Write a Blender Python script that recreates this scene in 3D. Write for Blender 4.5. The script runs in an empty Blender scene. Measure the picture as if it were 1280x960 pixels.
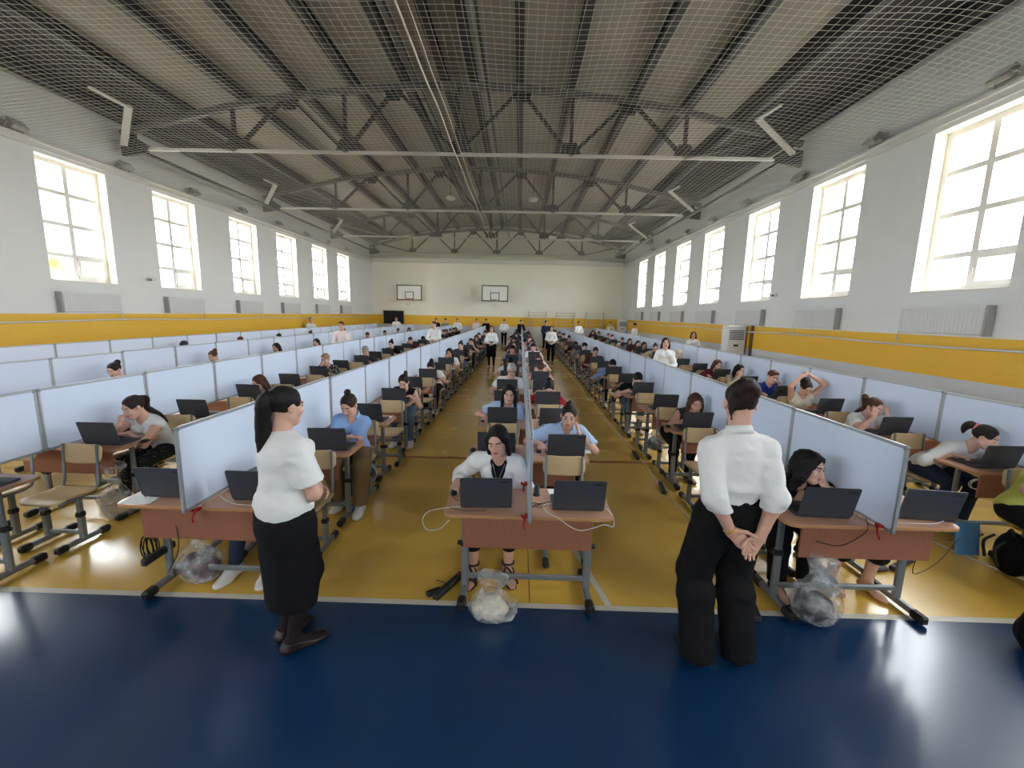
import bpy, math, random
import numpy as np
from mathutils import Matrix, Vector

random.seed(7)
RNG = np.random.RandomState(11)
SC = bpy.context.scene
COL = SC.collection
PI = math.pi

# ------------------------------------------------------------------ materials
def srgb(r, g, b):
    def f(c):
        c = c / 255.0
        return c / 12.92 if c <= 0.04045 else ((c + 0.055) / 1.055) ** 2.4
    return (f(r), f(g), f(b), 1.0)

MATS = {}
def mat(name, col, rough=0.6, metal=0.0, spec=0.5, noise=0.0, nscale=20.0, bump=0.0, bscale=60.0,
        stretch=(1, 1, 1), sheen=0.0, coat=0.0, sss=0.0):
    if name in MATS:
        return MATS[name]
    m = bpy.data.materials.new(name)
    m.use_nodes = True
    nt = m.node_tree
    b = nt.nodes['Principled BSDF']
    b.inputs['Base Color'].default_value = col
    b.inputs['Roughness'].default_value = rough
    b.inputs['Metallic'].default_value = metal
    b.inputs['Specular IOR Level'].default_value = spec
    if sheen:
        b.inputs['Sheen Weight'].default_value = sheen
    if coat:
        b.inputs['Coat Weight'].default_value = coat
    if sss:
        b.inputs['Subsurface Weight'].default_value = sss
        b.inputs['Subsurface Radius'].default_value = (0.012, 0.004, 0.002)
        b.inputs['Subsurface Scale'].default_value = 1.0
    if noise or bump:
        tc = nt.nodes.new('ShaderNodeTexCoord')
        mp = nt.nodes.new('ShaderNodeMapping')
        mp.inputs['Scale'].default_value = stretch
        nt.links.new(tc.outputs['Object'], mp.inputs['Vector'])
    if noise:
        n = nt.nodes.new('ShaderNodeTexNoise')
        n.inputs['Scale'].default_value = nscale
        n.inputs['Detail'].default_value = 5
        nt.links.new(mp.outputs['Vector'], n.inputs['Vector'])
        mx = nt.nodes.new('ShaderNodeMix')
        mx.data_type = 'RGBA'
        mx.inputs[6].default_value = tuple(c * (1 - noise) for c in col[:3]) + (1,)
        mx.inputs[7].default_value = tuple(min(1, c * (1 + noise)) for c in col[:3]) + (1,)
        nt.links.new(n.outputs['Fac'], mx.inputs[0])
        nt.links.new(mx.outputs[2], b.inputs['Base Color'])
    if bump:
        n2 = nt.nodes.new('ShaderNodeTexNoise')
        n2.inputs['Scale'].default_value = bscale
        n2.inputs['Detail'].default_value = 4
        nt.links.new(mp.outputs['Vector'], n2.inputs['Vector'])
        bp = nt.nodes.new('ShaderNodeBump')
        bp.inputs['Strength'].default_value = bump
        bp.inputs['Distance'].default_value = 0.01
        nt.links.new(n2.outputs['Fac'], bp.inputs['Height'])
        nt.links.new(bp.outputs['Normal'], b.inputs['Normal'])
    MATS[name] = m
    return m

# ------------------------------------------------------------------ mesh helpers
class MB:
    """collects shapes; build() links them as one mesh object"""
    def __init__(self):
        self.v = []; self.f = []; self.m = []; self.sm = []
    def add(self, verts, faces, mi=0, smooth=False):
        o = len(self.v)
        self.v.extend([tuple(map(float, p)) for p in verts])
        self.f.extend([tuple(i + o for i in f) for f in faces])
        self.m.extend([mi] * len(faces)); self.sm.extend([smooth] * len(faces))
        return self
    def box(self, c, s, mi=0, rot=None, bev=0.0):
        hx, hy, hz = s[0] / 2, s[1] / 2, s[2] / 2
        if bev > 0:
            bev = min(bev, hx * .9, hy * .9, hz * .9)
            P = []
            # chamfered box: 24 verts
            for sx in (-1, 1):
                for sy in (-1, 1):
                    for sz in (-1, 1):
                        P.append((sx * hx, sy * (hy - bev), sz * (hz - bev)))
                        P.append((sx * (hx - bev), sy * hy, sz * (hz - bev)))
                        P.append((sx * (hx - bev), sy * (hy - bev), sz * hz))
            def I(sx, sy, sz, k): return ((sx > 0) * 4 + (sy > 0) * 2 + (sz > 0)) * 3 + k
            F = []
            for s_ in (-1, 1):
                F.append([I(s_, -1, -1, 0), I(s_, 1, -1, 0), I(s_, 1, 1, 0), I(s_, -1, 1, 0)][::s_])
                F.append([I(-1, s_, -1, 1), I(-1, s_, 1, 1), I(1, s_, 1, 1), I(1, s_, -1, 1)][::s_])
                F.append([I(-1, -1, s_, 2), I(1, -1, s_, 2), I(1, 1, s_, 2), I(-1, 1, s_, 2)][::s_])
            for a in (-1, 1):
                for b in (-1, 1):
                    q = [I(a, b, -1, 0), I(a, b, 1, 0), I(a, b, 1, 1), I(a, b, -1, 1)]
                    F.append(q if a * b < 0 else q[::-1])
                    q = [I(-1, a, b, 1), I(1, a, b, 1), I(1, a, b, 2), I(-1, a, b, 2)]
                    F.append(q if a * b < 0 else q[::-1])
                    q = [I(a, -1, b, 0), I(a, 1, b, 0), I(a, 1, b, 2), I(a, -1, b, 2)]
                    F.append(q[::-1] if a * b < 0 else q)
            for sx in (-1, 1):
                for sy in (-1, 1):
                    for sz in (-1, 1):
                        t = [I(sx, sy, sz, 0), I(sx, sy, sz, 1), I(sx, sy, sz, 2)]
                        F.append(t if sx * sy * sz > 0 else t[::-1])
        else:
            P = [(x, y, z) for x in (-hx, hx) for y in (-hy, hy) for z in (-hz, hz)]
            F = [(0, 1, 3, 2), (4, 6, 7, 5), (0, 4, 5, 1), (2, 3, 7, 6), (0, 2, 6, 4), (1, 5, 7, 3)]
        if rot is not None:
            P = [tuple(rot @ Vector(p)) for p in P]
        P = [(p[0] + c[0], p[1] + c[1], p[2] + c[2]) for p in P]
        return self.add(P, F, mi)
    def beam(self, a, b, w, h, mi=0, up=(0, 0, 1)):
        """box-section bar from a to b"""
        a = Vector(a); b = Vector(b); d = b - a; L = d.length
        z = d.normalized(); u = Vector(up)
        if abs(z.dot(u)) > .98: u = Vector((1, 0, 0))
        x = u.cross(z).normalized(); y = z.cross(x)
        R = Matrix((x, y, z)).transposed()
        return self.box((a + b) / 2, (w, h, L), mi, R)
    def tube(self, pts, r, n=8, mi=0, cap=True, closed=False):
        pts = [Vector(p) for p in pts]
        N = len(pts); rings = []; prev = None
        rr = r if hasattr(r, '__len__') else [r] * N
        for i in range(N):
            if closed: t = pts[(i + 1) % N] - pts[i - 1]
            elif i == 0: t = pts[1] - pts[0]
            elif i == N - 1: t = pts[-1] - pts[-2]
            else: t = (pts[i + 1] - pts[i]).normalized() + (pts[i] - pts[i - 1]).normalized()
            t = t.normalized() if t.length > 1e-9 else Vector((0, 0, 1))
            if prev is None:
                u = Vector((0, 0, 1)) if abs(t.z) < .9 else Vector((1, 0, 0))
            else: u = prev
            x = (u - t * u.dot(t))
            if x.length < 1e-6: x = t.orthogonal()
            x.normalize(); y = t.cross(x); prev = x
            rings.append([tuple(pts[i] + (x * math.cos(2 * PI * k / n) + y * math.sin(2 * PI * k / n)) * rr[i]) for k in range(n)])
        V = [p for ring in rings for p in ring]; F = []
        M = N if closed else N - 1
        for i in range(M):
            j = (i + 1) % N
            for k in range(n):
                k2 = (k + 1) % n
                F.append((i * n + k, i * n + k2, j * n + k2, j * n + k))
        if cap and not closed:
            F.append(tuple(range(n))[::-1]); F.append(tuple((N - 1) * n + k for k in range(n)))
        return self.add(V, F, mi, True)
    def prism(self, poly, z0, z1, mi=0, xf=None):
        """polygon (x,y) extruded in z; xf maps points"""
        n = len(poly)
        V = [(x, y, z0) for x, y in poly] + [(x, y, z1) for x, y in poly]
        F = [tuple(range(n))[::-1], tuple(range(n, 2 * n))]
        for k in range(n):
            F.append((k, (k + 1) % n, n + (k + 1) % n, n + k))
        if xf: V = [tuple(xf(Vector(p))) for p in V]
        return self.add(V, F, mi)
    def lathe(self, prof, n=16, mi=0, o=(0, 0, 0)):
        V = []; F = []
        for r, z in prof:
            for k in range(n):
                V.append((o[0] + r * math.cos(2 * PI * k / n), o[1] + r * math.sin(2 * PI * k / n), o[2] + z))
        for i in range(len(prof) - 1):
            for k in range(n):
                k2 = (k + 1) % n
                F.append((i * n + k, i * n + k2, (i + 1) * n + k2, (i + 1) * n + k))
        F.append(tuple(range(n))[::-1]); F.append(tuple((len(prof) - 1) * n + k for k in range(n)))
        return self.add(V, F, mi, True)
    def join(self, other, mi=None):
        o = len(self.v)
        self.v += other.v; self.f += [tuple(i + o for i in f) for f in other.f]
        self.m += other.m if mi is None else [mi] * len(other.f); self.sm += other.sm
        return self
    def mesh(self, name, mats):
        me = bpy.data.meshes.new(name)
        me.from_pydata(self.v, [], self.f)
        for m in mats: me.materials.append(m)
        me.polygons.foreach_set('material_index', self.m)
        me.polygons.foreach_set('use_smooth', self.sm)
        me.update()
        return me
    def build(self, name, mats, parent=None, loc=None):
        if not isinstance(mats, (list, tuple)): mats = [mats]
        return link(name, self.mesh(name, mats), parent, loc)

def link(name, data, parent=None, loc=None):
    o = bpy.data.objects.new(name, data)
    COL.objects.link(o)
    if parent is not None: o.parent = parent
    if loc is not None: o.location = loc
    return o

def rrect(w, h, r, n=4):
    """rounded rectangle polygon centred at 0"""
    P = []
    for cx, cy, a0 in ((w / 2 - r, h / 2 - r, 0), (-w / 2 + r, h / 2 - r, 90), (-w / 2 + r, -h / 2 + r, 180), (w / 2 - r, -h / 2 + r, 270)):
        for k in range(n + 1):
            a = math.radians(a0 + 90 * k / n)
            P.append((cx + r * math.cos(a), cy + r * math.sin(a)))
    return P

def tag(o, label=None, cat=None, group=None, kind=None):
    if label: o['label'] = label
    if cat: o['category'] = cat
    if group: o['group'] = group
    if kind: o['kind'] = kind
    return o

def copy_tree(o, parent=None):
    c = o.copy(); COL.objects.link(c)
    if parent is not None: c.parent = parent
    for ch in list(o.children): copy_tree(ch, c)
    return c

def empty(name, loc=(0, 0, 0), rz=0.0):
    o = bpy.data.objects.new(name, None); COL.objects.link(o)
    o.empty_display_size = .1
    o.location = loc; o.rotation_euler = (0, 0, rz)
    return o

# ------------------------------------------------------------------ implicit surfaces (bodies, hair, clothes)
def A(*a): return np.array(a if len(a) > 1 else a[0], dtype=float)
def nrm(v):
    v = np.asarray(v, float); return v / (np.linalg.norm(v) + 1e-12)
def lerp(a, b, t): return np.asarray(a, float) * (1 - t) + np.asarray(b, float) * t

def cone(a, b, ra, rb, flat=None, cuts=(), k=None):
    return dict(t='c', a=A(a), b=A(b), ra=ra, rb=rb, flat=flat, cuts=cuts, k=k)
def ell(c, r, R=None, k=None, cuts=()):
    return dict(t='e', c=A(c), r=A(r), R=np.eye(3) if R is None else np.asarray(R, float), k=k, cuts=cuts)

def prim_bounds(p):
    if p['t'] == 'c':
        r = max(p['ra'], p['rb'])
        return np.minimum(p['a'], p['b']) - r, np.maximum(p['a'], p['b']) + r
    r = np.sqrt(((p['R'] * p['r'][None, :]) ** 2).sum(1))
    return p['c'] - r, p['c'] + r

def prim_eval(p, X, Y, Z):
    if p['t'] == 'c':
        a, b = p['a'], p['b']
        px, py, pz = X - a[0], Y - a[1], Z - a[2]; d = b - a
        if p['flat'] is not None:
            w, s = p['flat']; q = 1 / s - 1
            dt = (px * w[0] + py * w[1] + pz * w[2]) * q
            px = px + dt * w[0]; py = py + dt * w[1]; pz = pz + dt * w[2]
            d = d + w * (d @ w) * q
        L2 = d @ d + 1e-12
        t = np.clip((px * d[0] + py * d[1] + pz * d[2]) / L2, 0, 1)
        D = np.sqrt((px - t * d[0]) ** 2 + (py - t * d[1]) ** 2 + (pz - t * d[2]) ** 2) - (p['ra'] + t * (p['rb'] - p['ra']))
        if p['flat'] is not None: D = D * (0.5 + 0.5 * p['flat'][1])
    else:
        c, R, r = p['c'], p['R'], p['r']
        px, py, pz = X - c[0], Y - c[1], Z - c[2]
        l = [px * R[0, i] + py * R[1, i] + pz * R[2, i] for i in range(3)]
        k0 = np.sqrt(sum((l[i] / r[i]) ** 2 for i in range(3)))
        k1 = np.sqrt(sum((l[i] / r[i] ** 2) ** 2 for i in range(3))) + 1e-9
        D = k0 * (k0 - 1) / k1
    for (c, n) in p['cuts']:
        D = np.maximum(D, (X - c[0]) * n[0] + (Y - c[1]) * n[1] + (Z - c[2]) * n[2])
    return D

def smin(a, b, k):
    h = np.maximum(k - np.abs(a - b), 0.0) / k
    return np.minimum(a, b) - h * h * k * 0.25

def wob(X, Y, Z, f, seed):
    """cheap smooth noise in -1..1"""
    r = np.random.RandomState(seed); o = 0
    for i in range(5):
        d = r.normal(size=3); d /= np.linalg.norm(d); d = d * f * (0.6 + r.rand() * .9); ph = r.rand() * 6.28
        o = o + np.sin(X * d[0] + Y * d[1] + Z * d[2] + ph + 0.7 * (o if i else 0))
    return o / 5

def sdf_mesh(prims, h, k=0.02, subs=(), cuts=(), noise=None, pad=0.0, bounds=None):
    """prims smooth-joined, subs smooth-subtracted, half-space cuts; returns verts, quads"""
    lo = np.min([prim_bounds(p)[0] for p in prims], 0) - 3 * h - pad
    hi = np.max([prim_bounds(p)[1] for p in prims], 0) + 3 * h + pad
    if bounds is not None: lo = np.maximum(lo, bounds[0]); hi = np.minimum(hi, bounds[1])
    n = np.ceil((hi - lo) / h).astype(int) + 1
    ax = [(lo[i] + h * np.arange(n[i])).astype(np.float32) for i in range(3)]
    D = np.full(n, 0.25, np.float32)
    def sub(p, m):
        b0, b1 = prim_bounds(p)
        i0 = np.clip(np.floor((b0 - m - lo) / h).astype(int), 0, n); i1 = np.clip(np.ceil((b1 + m - lo) / h).astype(int) + 1, 0, n)
        if np.any(i1 <= i0): return None, None
        sl = tuple(slice(i0[i], i1[i]) for i in range(3))
        return sl, (ax[0][sl[0]][:, None, None], ax[1][sl[1]][None, :, None], ax[2][sl[2]][None, None, :])
    for p in prims:
        kk = p['k'] or k
        sl, g = sub(p, kk + 2.5 * h)
        if sl is None: continue
        D[sl] = smin(D[sl], prim_eval(p, *g), kk)
    if noise:
        for amp, f, sd in noise:
            D += amp * wob(ax[0][:, None, None], ax[1][None, :, None], ax[2][None, None, :], f, sd).astype(np.float32)
    for p in subs:
        kk = p['k'] or 0.01
        sl, g = sub(p, kk + 2.5 * h)
        if sl is None: continue
        D[sl] = -smin(-D[sl], prim_eval(p, *g), kk)
    for c, nn in cuts:
        D = np.maximum(D, (ax[0][:, None, None] - c[0]) * nn[0] + (ax[1][None, :, None] - c[1]) * nn[1] + (ax[2][None, None, :] - c[2]) * nn[2])
    D[0] = D[-1] = 0.2; D[:, 0] = D[:, -1] = 0.2; D[:, :, 0] = D[:, :, -1] = 0.2
    return surface_nets(D, lo, h)

def surface_nets(D, lo, h):
    S = D < 0
    n = D.shape
    cnt = np.zeros((n[0] - 1, n[1] - 1, n[2] - 1), np.int8)
    for dx in (0, 1):
        for dy in (0, 1):
            for dz in (0, 1):
                cnt += S[dx:n[0] - 1 + dx, dy:n[1] - 1 + dy, dz:n[2] - 1 + dz]
    act = (cnt > 0) & (cnt < 8)
    I = np.argwhere(act)
    if len(I) == 0: return np.zeros((0, 3)), np.zeros((0, 4), int)
    idx = np.full(cnt.shape, -1, np.int32); idx[act] = np.arange(len(I))
    cv = {}
    for dx in (0, 1):
        for dy in (0, 1):
            for dz in (0, 1):
                cv[dx, dy, dz] = D[I[:, 0] + dx, I[:, 1] + dy, I[:, 2] + dz]
    acc = np.zeros((len(I), 3)); ne = np.zeros(len(I))
    for axis in range(3):
        o1, o2 = [i for i in range(3) if i != axis]
        for u in (0, 1):
            for w in (0, 1):
                c0 = [0, 0, 0]; c0[o1] = u; c0[o2] = w; c1 = list(c0); c1[axis] = 1
                a = cv[tuple(c0)]; b = cv[tuple(c1)]
                m = (a < 0) != (b < 0)
                t = np.where(m, a / np.where(m, a - b, 1), 0)
                P = np.zeros((len(I), 3)); P[:, axis] = t; P[:, o1] = u; P[:, o2] = w
                acc += P * m[:, None]; ne += m
    V = lo + h * (I + acc / ne[:, None])
    F = []
    for axis in range(3):
        o1, o2 = (axis + 1) % 3, (axis + 2) % 3
        sl0 = [slice(None)] * 3; sl1 = [slice(None)] * 3
        sl0[axis] = slice(0, n[axis] - 1); sl1[axis] = slice(1, n[axis])
        a = S[tuple(sl0)]; b = S[tuple(sl1)]
        E = np.argwhere(a != b)
        E = E[(E[:, o1] > 0) & (E[:, o2] > 0) & (E[:, o1] < n[o1] - 1) & (E[:, o2] < n[o2] - 1)]
        if len(E) == 0: continue
        s = a[E[:, 0], E[:, 1], E[:, 2]]
        def g(d1, d2):
            J = E.copy(); J[:, o1] -= d1; J[:, o2] -= d2
            return idx[J[:, 0], J[:, 1], J[:, 2]]
        q = np.stack([g(1, 1), g(0, 1), g(0, 0), g(1, 0)], 1)
        q[~s] = q[~s][:, ::-1]
        F.append(q)
    return V, np.concatenate(F)

def np_mesh(name, parts, mats):
    """parts: list of (V, F, matindex array or int)"""
    me = bpy.data.meshes.new(name)
    Vs = []; Fs = []; Ms = []; o = 0
    for V, F, m in parts:
        if len(F) == 0: continue
        Vs.append(V); Fs.append(F + o); o += len(V)
        Ms.append(np.full(len(F), m, np.int32) if np.isscalar(m) else m)
    V = np.concatenate(Vs).astype(np.float32); F = np.concatenate(Fs).astype(np.int32); M = np.concatenate(Ms)
    me.vertices.add(len(V)); me.vertices.foreach_set('co', V.ravel())
    me.loops.add(len(F) * 4); me.loops.foreach_set('vertex_index', F.ravel())
    me.polygons.add(len(F))
    me.polygons.foreach_set('loop_start', np.arange(0, len(F) * 4, 4, dtype=np.int32))
    for m in mats: me.materials.append(m)
    me.polygons.foreach_set('material_index', M.astype(np.int32))
    me.polygons.foreach_set('use_smooth', np.ones(len(F), bool))
    me.update(calc_edges=True)
    me.validate()
    return me
# ------------------------------------------------------------------ people
X_, Y_, Z_ = np.eye(3)
def rotm(axis, deg):
    a = math.radians(deg); axis = nrm(axis); c, s = math.cos(a), math.sin(a); x, y, z = axis
    return np.array([[c + x * x * (1 - c), x * y * (1 - c) - z * s, x * z * (1 - c) + y * s],
                     [y * x * (1 - c) + z * s, c + y * y * (1 - c), y * z * (1 - c) - x * s],
                     [z * x * (1 - c) - y * s, z * y * (1 - c) + x * s, c + z * z * (1 - c)]])

def ik(S, W, l1, l2, pole):
    """middle joint between S and W"""
    S = A(S); W = A(W); d = W - S; L = np.linalg.norm(d)
    if L > (l1 + l2) * .998:
        W = S + d / L * (l1 + l2) * .998; d = W - S; L = np.linalg.norm(d)
    if L < abs(l1 - l2) * 1.05 + .02: L = abs(l1 - l2) * 1.05 + .02; W = S + nrm(d) * L
    x = (l1 * l1 - l2 * l2 + L * L) / (2 * L); y = math.sqrt(max(l1 * l1 - x * x, 0))
    u = nrm(d); p = A(pole) - u * (A(pole) @ u); p = nrm(p)
    return S + u * x + p * y, W

class Skel:
    """joints of a figure; local frame: faces -Y, its left is +X, floor at z=0"""
    def __init__(s, hip=(0, 0, .55), head=(0, -.32, 1.1), pitch=20, yaw=0, roll=0, twist=0, sc=1.0, male=False,
                 RH=((-.12, -.42, .80), (.15, -1, -.12), (0, 0, -1), .5), LH=((.12, -.42, .80), (-.15, -1, -.12), (0, 0, -1), .5),
                 Rpole=(-1, .35, -.45), Lpole=(1, .35, -.45), Rf=(-.10, -.36), Lf=(.10, -.36), Rk=(-.12, -1, .6), Lk=(.12, -1, .6),
                 Rtoe=(-.12, -1, 0), Ltoe=(.12, -1, 0), ankle=.085, bulk=1.0, legs=(.415, .42), back=.035, arms=1.0):
        s.sc = sc; s.male = male; s.bulk = bulk
        P = s.P = A(hip); H = s.H = A(head)
        s.Rh = rotm(Z_, yaw) @ rotm(X_, pitch) @ rotm(Y_, roll)
        hu = s.Rh @ Z_; tdir = nrm(H - P)
        N = s.N = H - nrm(.55 * tdir + .45 * hu) * .165 * sc + (s.Rh @ Y_) * .016
        C = P + (N - P) * .5 + A(0, back, 0) + A(0, 0, .03)
        B = lambda t: P * (1 - t) ** 2 + C * 2 * t * (1 - t) + N * t * t
        s.waist = B(.36); s.chest = B(.70)
        u = s.u = nrm(N - s.chest)
        lx = rotm(u, twist) @ nrm(X_ - u * (X_ @ u)); s.lx = lx; s.bk = nrm(np.cross(u, lx))
        s.plx = rotm(Z_, twist * .35) @ X_; pu = nrm(s.waist - P); s.plx = nrm(s.plx - pu * (s.plx @ pu)); s.pbk = nrm(np.cross(pu, s.plx)); s.pu = pu
        sw = (.178 if male else .152) * sc
        top = N - u * .065 * sc
        s.arms = {}
        for side, (hand, pole) in {'R': (RH, Rpole), 'L': (LH, Lpole)}.items():
            sg = -1 if side == 'R' else 1
            W = A(hand[0]); S0 = top + lx * sg * sw
            d = nrm(W - S0); S0 = S0 + d * .025 + s.bk * .0
            E, W = ik(S0, W, .272 * sc * arms, .236 * sc * arms, pole)
            f = nrm(hand[1]); nn = A(hand[2]); nn = nrm(nn - f * (nn @ f))
            t = np.cross(f, nn) if side == 'R' else np.cross(nn, f)
            s.arms[side] = dict(S=S0, E=E, W=W, f=f, n=nn, t=t, curl=hand[3])
        s.legs = {}
        for side, ft, kp, toe in (('R', Rf, Rk, Rtoe), ('L', Lf, Lk, Ltoe)):
            sg = -1 if side == 'R' else 1
            J = P + s.plx * sg * .088 * sc - A(0, 0, .015)
            an = A(ft[0], ft[1], ft[2] if len(ft) > 2 else ankle)
            K, an = ik(J, an, legs[0] * sc, legs[1] * sc, kp)
            s.legs[side] = dict(J=J, K=K, A=an, toe=nrm(toe))
    # torso shapes, inflated by e
    def torso(s, e=0.0, low=True):
        c = s.sc; b = s.bulk; P, W, C, N, u, lx, bk = s.P, s.waist, s.chest, s.N, s.u, s.lx, s.bk
        R = np.stack([lx, bk, u], 1); Rp = np.stack([s.plx, s.pbk, s.pu], 1)
        hipw = .158 if s.male else .168
        out = []
        if low:
            out += [ell(P + s.pu * .01, (hipw * c * b + e, .118 * c * b + e, .125 * c + e), Rp),
                    cone(P + s.pu * .05, W, .140 * c * b + e, .118 * c * b + e, (s.pbk, .74))]
        out += [cone(W, C, .122 * c * b + e, .136 * c * b + e, (bk, .74)),
                cone(C, N - u * .085 * c, .138 * c * b + e, .10 * c * b + e, (bk, .70)),
                cone(s.arms['L']['S'] - lx * .03, s.arms['R']['S'] + lx * .03, .048 * c * b + e, .048 * c * b + e),
                cone(N - u * .01, s.arms['L']['S'] + u * .005, .046 * c + e, .046 * c * b + e),
                cone(N - u * .01, s.arms['R']['S'] + u * .005, .046 * c + e, .046 * c * b + e)]
        if not s.male:
            for sg in (-1, 1):
                out.append(ell(C + u * .03 * c - bk * .088 * c * b + lx * sg * .066 * c, (.060 * c * b + e, .052 * c * b + e, .060 * c * b + e), R))
        return out
    def arm(s, side, e=0.0, upto=2.0, loose=0.0, endcut=True, taper=1.0):
        a = s.arms[side]; c = s.sc; b = .5 + .5 * s.bulk; S, E, W = a['S'], a['E'], a['W']; m = 1.12 if s.male else 1.0
        rs, re, rw = .051 * c * b * m + e, .037 * c * b * m + e, .0245 * c * m + e
        out = []
        if upto <= 1.0:
            q = lerp(S, E, upto); r = rs + (re - rs) * upto + loose
            out.append(cone(S, q + nrm(E - S) * .03, rs + loose * .4, r, cuts=[(q, nrm(E - S))] if endcut else ()))
        else:
            out.append(cone(S, E, rs + loose * .3, re + loose * .45))
            q = lerp(E, W, min(upto - 1.0, 1.0)); r = re + (rw - re) * min(upto - 1, 1)
            d = nrm(W - E)
            if e == 0 and loose == 0:
                mid = lerp(E, W, .28)
                out.append(cone(E, mid, re, re * 1.03)); out.append(cone(mid, W, re * 1.03, rw))
            else:
                out.append(cone(E, q + d * .025, re + loose * .45, r + loose * .45, cuts=[(q, d)] if endcut else ()))
        return out
    def leg(s, side, e=0.0, wide=0.0, upto=1.0):
        l = s.legs[side]; c = s.sc; b = .5 + .5 * s.bulk; J, K, An = l['J'], l['K'], l['A']
        q = lerp(K, An, upto); d = nrm(An - K)
        calf = lerp(K, An, .3) - nrm(A(l['toe'][0], l['toe'][1], 0)) * .012
        return [cone(J, K, .088 * c * b + e + wide * .3, .056 * c * b + e + wide * .6),
                cone(K, calf, .053 * c * b + e + wide * .7, .052 * c * b + e + wide * .8),
                cone(calf, q + d * .02, .052 * c * b + e + wide * .8, (.052 + (.034 - .052) * upto) * c + e + wide, cuts=[(q, d)] if upto < 1 or e > 0 else ())]
    def foot(s, side, e=0.0, heel=0.0):
        l = s.legs[side]; An = l['A']; t = l['toe']; c = s.sc
        h = An - t * .035 * c; h = A(h[0], h[1], max(An[2] - .045, .03 + heel * .0)); ball = An + t * .115 * c; ball = A(ball[0], ball[1], An[2] - .060 - heel)
        tip = ball + t * .058 * c - Z_ * .003
        sd = np.cross(t, Z_)
        return [cone(An, h, .036 * c + e, .031 * c + e), cone(h, ball, .030 * c + e, .037 * c + e, (Z_, .62)),
                cone(An - Z_ * .005, ball, .034 * c + e, .026 * c + e), cone(ball, tip, .036 * c + e, .027 * c + e, (Z_, .58))]

HEADK = 1.0
def head_prims(male=False):
    P = [ell((0, .014, .028), (.0745, .094, .086), k=.03),
         ell((0, -.028, -.040), (.0585, .060, .070), k=.03),
         ell((0, -.058, -.090), (.027 if not male else .032, .026, .021), k=.03),
         cone((-.045, .0, -.055), (-.018, -.055, -.088), .020, .018, k=.025), cone((.045, .0, -.055), (.018, -.055, -.088), .020, .018, k=.025),
         ell((-.036, -.058, -.028), (.024, .022, .024), k=.02), ell((.036, -.058, -.028), (.024, .022, .024), k=.02),
         cone((-.034, -.072, .026), (.034, -.072, .026), .013, .013, k=.015)]
    if male: P.append(cone((0, .0, -.07), (0, -.05, -.095), .03, .024, k=.03))
    return P
def head_detail():
    nose = [cone((0, -.082, .014), (0, -.103, -.026), .0065, .0095, k=.012), ell((0, -.106, -.029), (.0095, .010, .009), k=.008),
            ell((-.011, -.095, -.032), (.007, .009, .006), k=.006), ell((.011, -.095, -.032), (.007, .009, .006), k=.006)]
    lips = [cone((-.019, -.080, -.060), (0, -.0895, -.0575), .0045, .0062, k=.006), cone((.019, -.080, -.060), (0, -.0895, -.0575), .0045, .0062, k=.006),
            cone((-.016, -.081, -.066), (.016, -.081, -.066), .006, .006, k=.006), ell((0, -.086, -.0665), (.012, .006, .006), k=.005)]
    ears = [ell((s * .077, .012, -.006), (.009, .020, .031), rotm(Z_, s * 22), k=.008) for s in (-1, 1)]
    eyes = [ell((s * .031, -.0765, .006), (.0125, .0125, .0115), k=.003) for s in (-1, 1)]
    return nose + lips + ears + eyes
def head_subs():
    return [ell((s * .0315, -.095, .006), (.017, .014, .0115), k=.014) for s in (-1, 1)] + \
           [ell((s * .0775, .004, -.004), (.006, .009, .014), k=.005) for s in (-1, 1)]
def hand_prims(a, c):
    W, f, n, t, cu = a['W'], a['f'], a['n'], a['t'], a['curl']
    c = c * .96
    P = [cone(W + f * .012 * c, W + f * .080 * c + n * .004, .030 * c, .040 * c, (n, .36), k=.012)]
    fl = (.068, .077, .071, .056); ro = (.0280, .0095, -.0095, -.0275); rr = (.0086, .0088, .0084, .0076)
    for i in range(4):
        base = W + f * (.084 - abs(i - 1.2) * .004) * c + t * ro[i] * c; d = f + t * ro[i] * 2.2; d = nrm(d)
        L = fl[i] * c; ang = [cu * 32 + i * 2, cu * 52, cu * 38]; segs = (.46, .30, .24); q = base; r0 = rr[i] * c
        acc = 0
        for j in range(3):
            acc += ang[j]; a_ = math.radians(acc)
            dd = d * math.cos(a_) + n * math.sin(a_); q2 = q + dd * L * segs[j]; r1 = r0 * (.93 if j < 2 else .86)
            P.append(cone(q, q2, r0, r1, k=.004 if j else .007)); q = q2; r0 = r1
    b = W + f * .028 * c + t * .026 * c + n * .006
    d1 = nrm(f * .62 + t * .62 + n * .35); d2 = nrm(f * .85 + t * .25 + n * (.25 + .3 * cu))
    m = b + d1 * .042 * c; e = m + d2 * .034 * c; e2 = e + nrm(d2 + n * .2 * cu) * .024 * c
    P += [cone(W + f * .02 * c + t * .012 * c, b, .016 * c, .0145 * c, k=.012), cone(b, m, .0145 * c, .0105 * c, k=.008), cone(m, e, .0105 * c, .0095 * c, k=.004), cone(e, e2, .0095 * c, .0078 * c, k=.004)]
    return P

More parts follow.
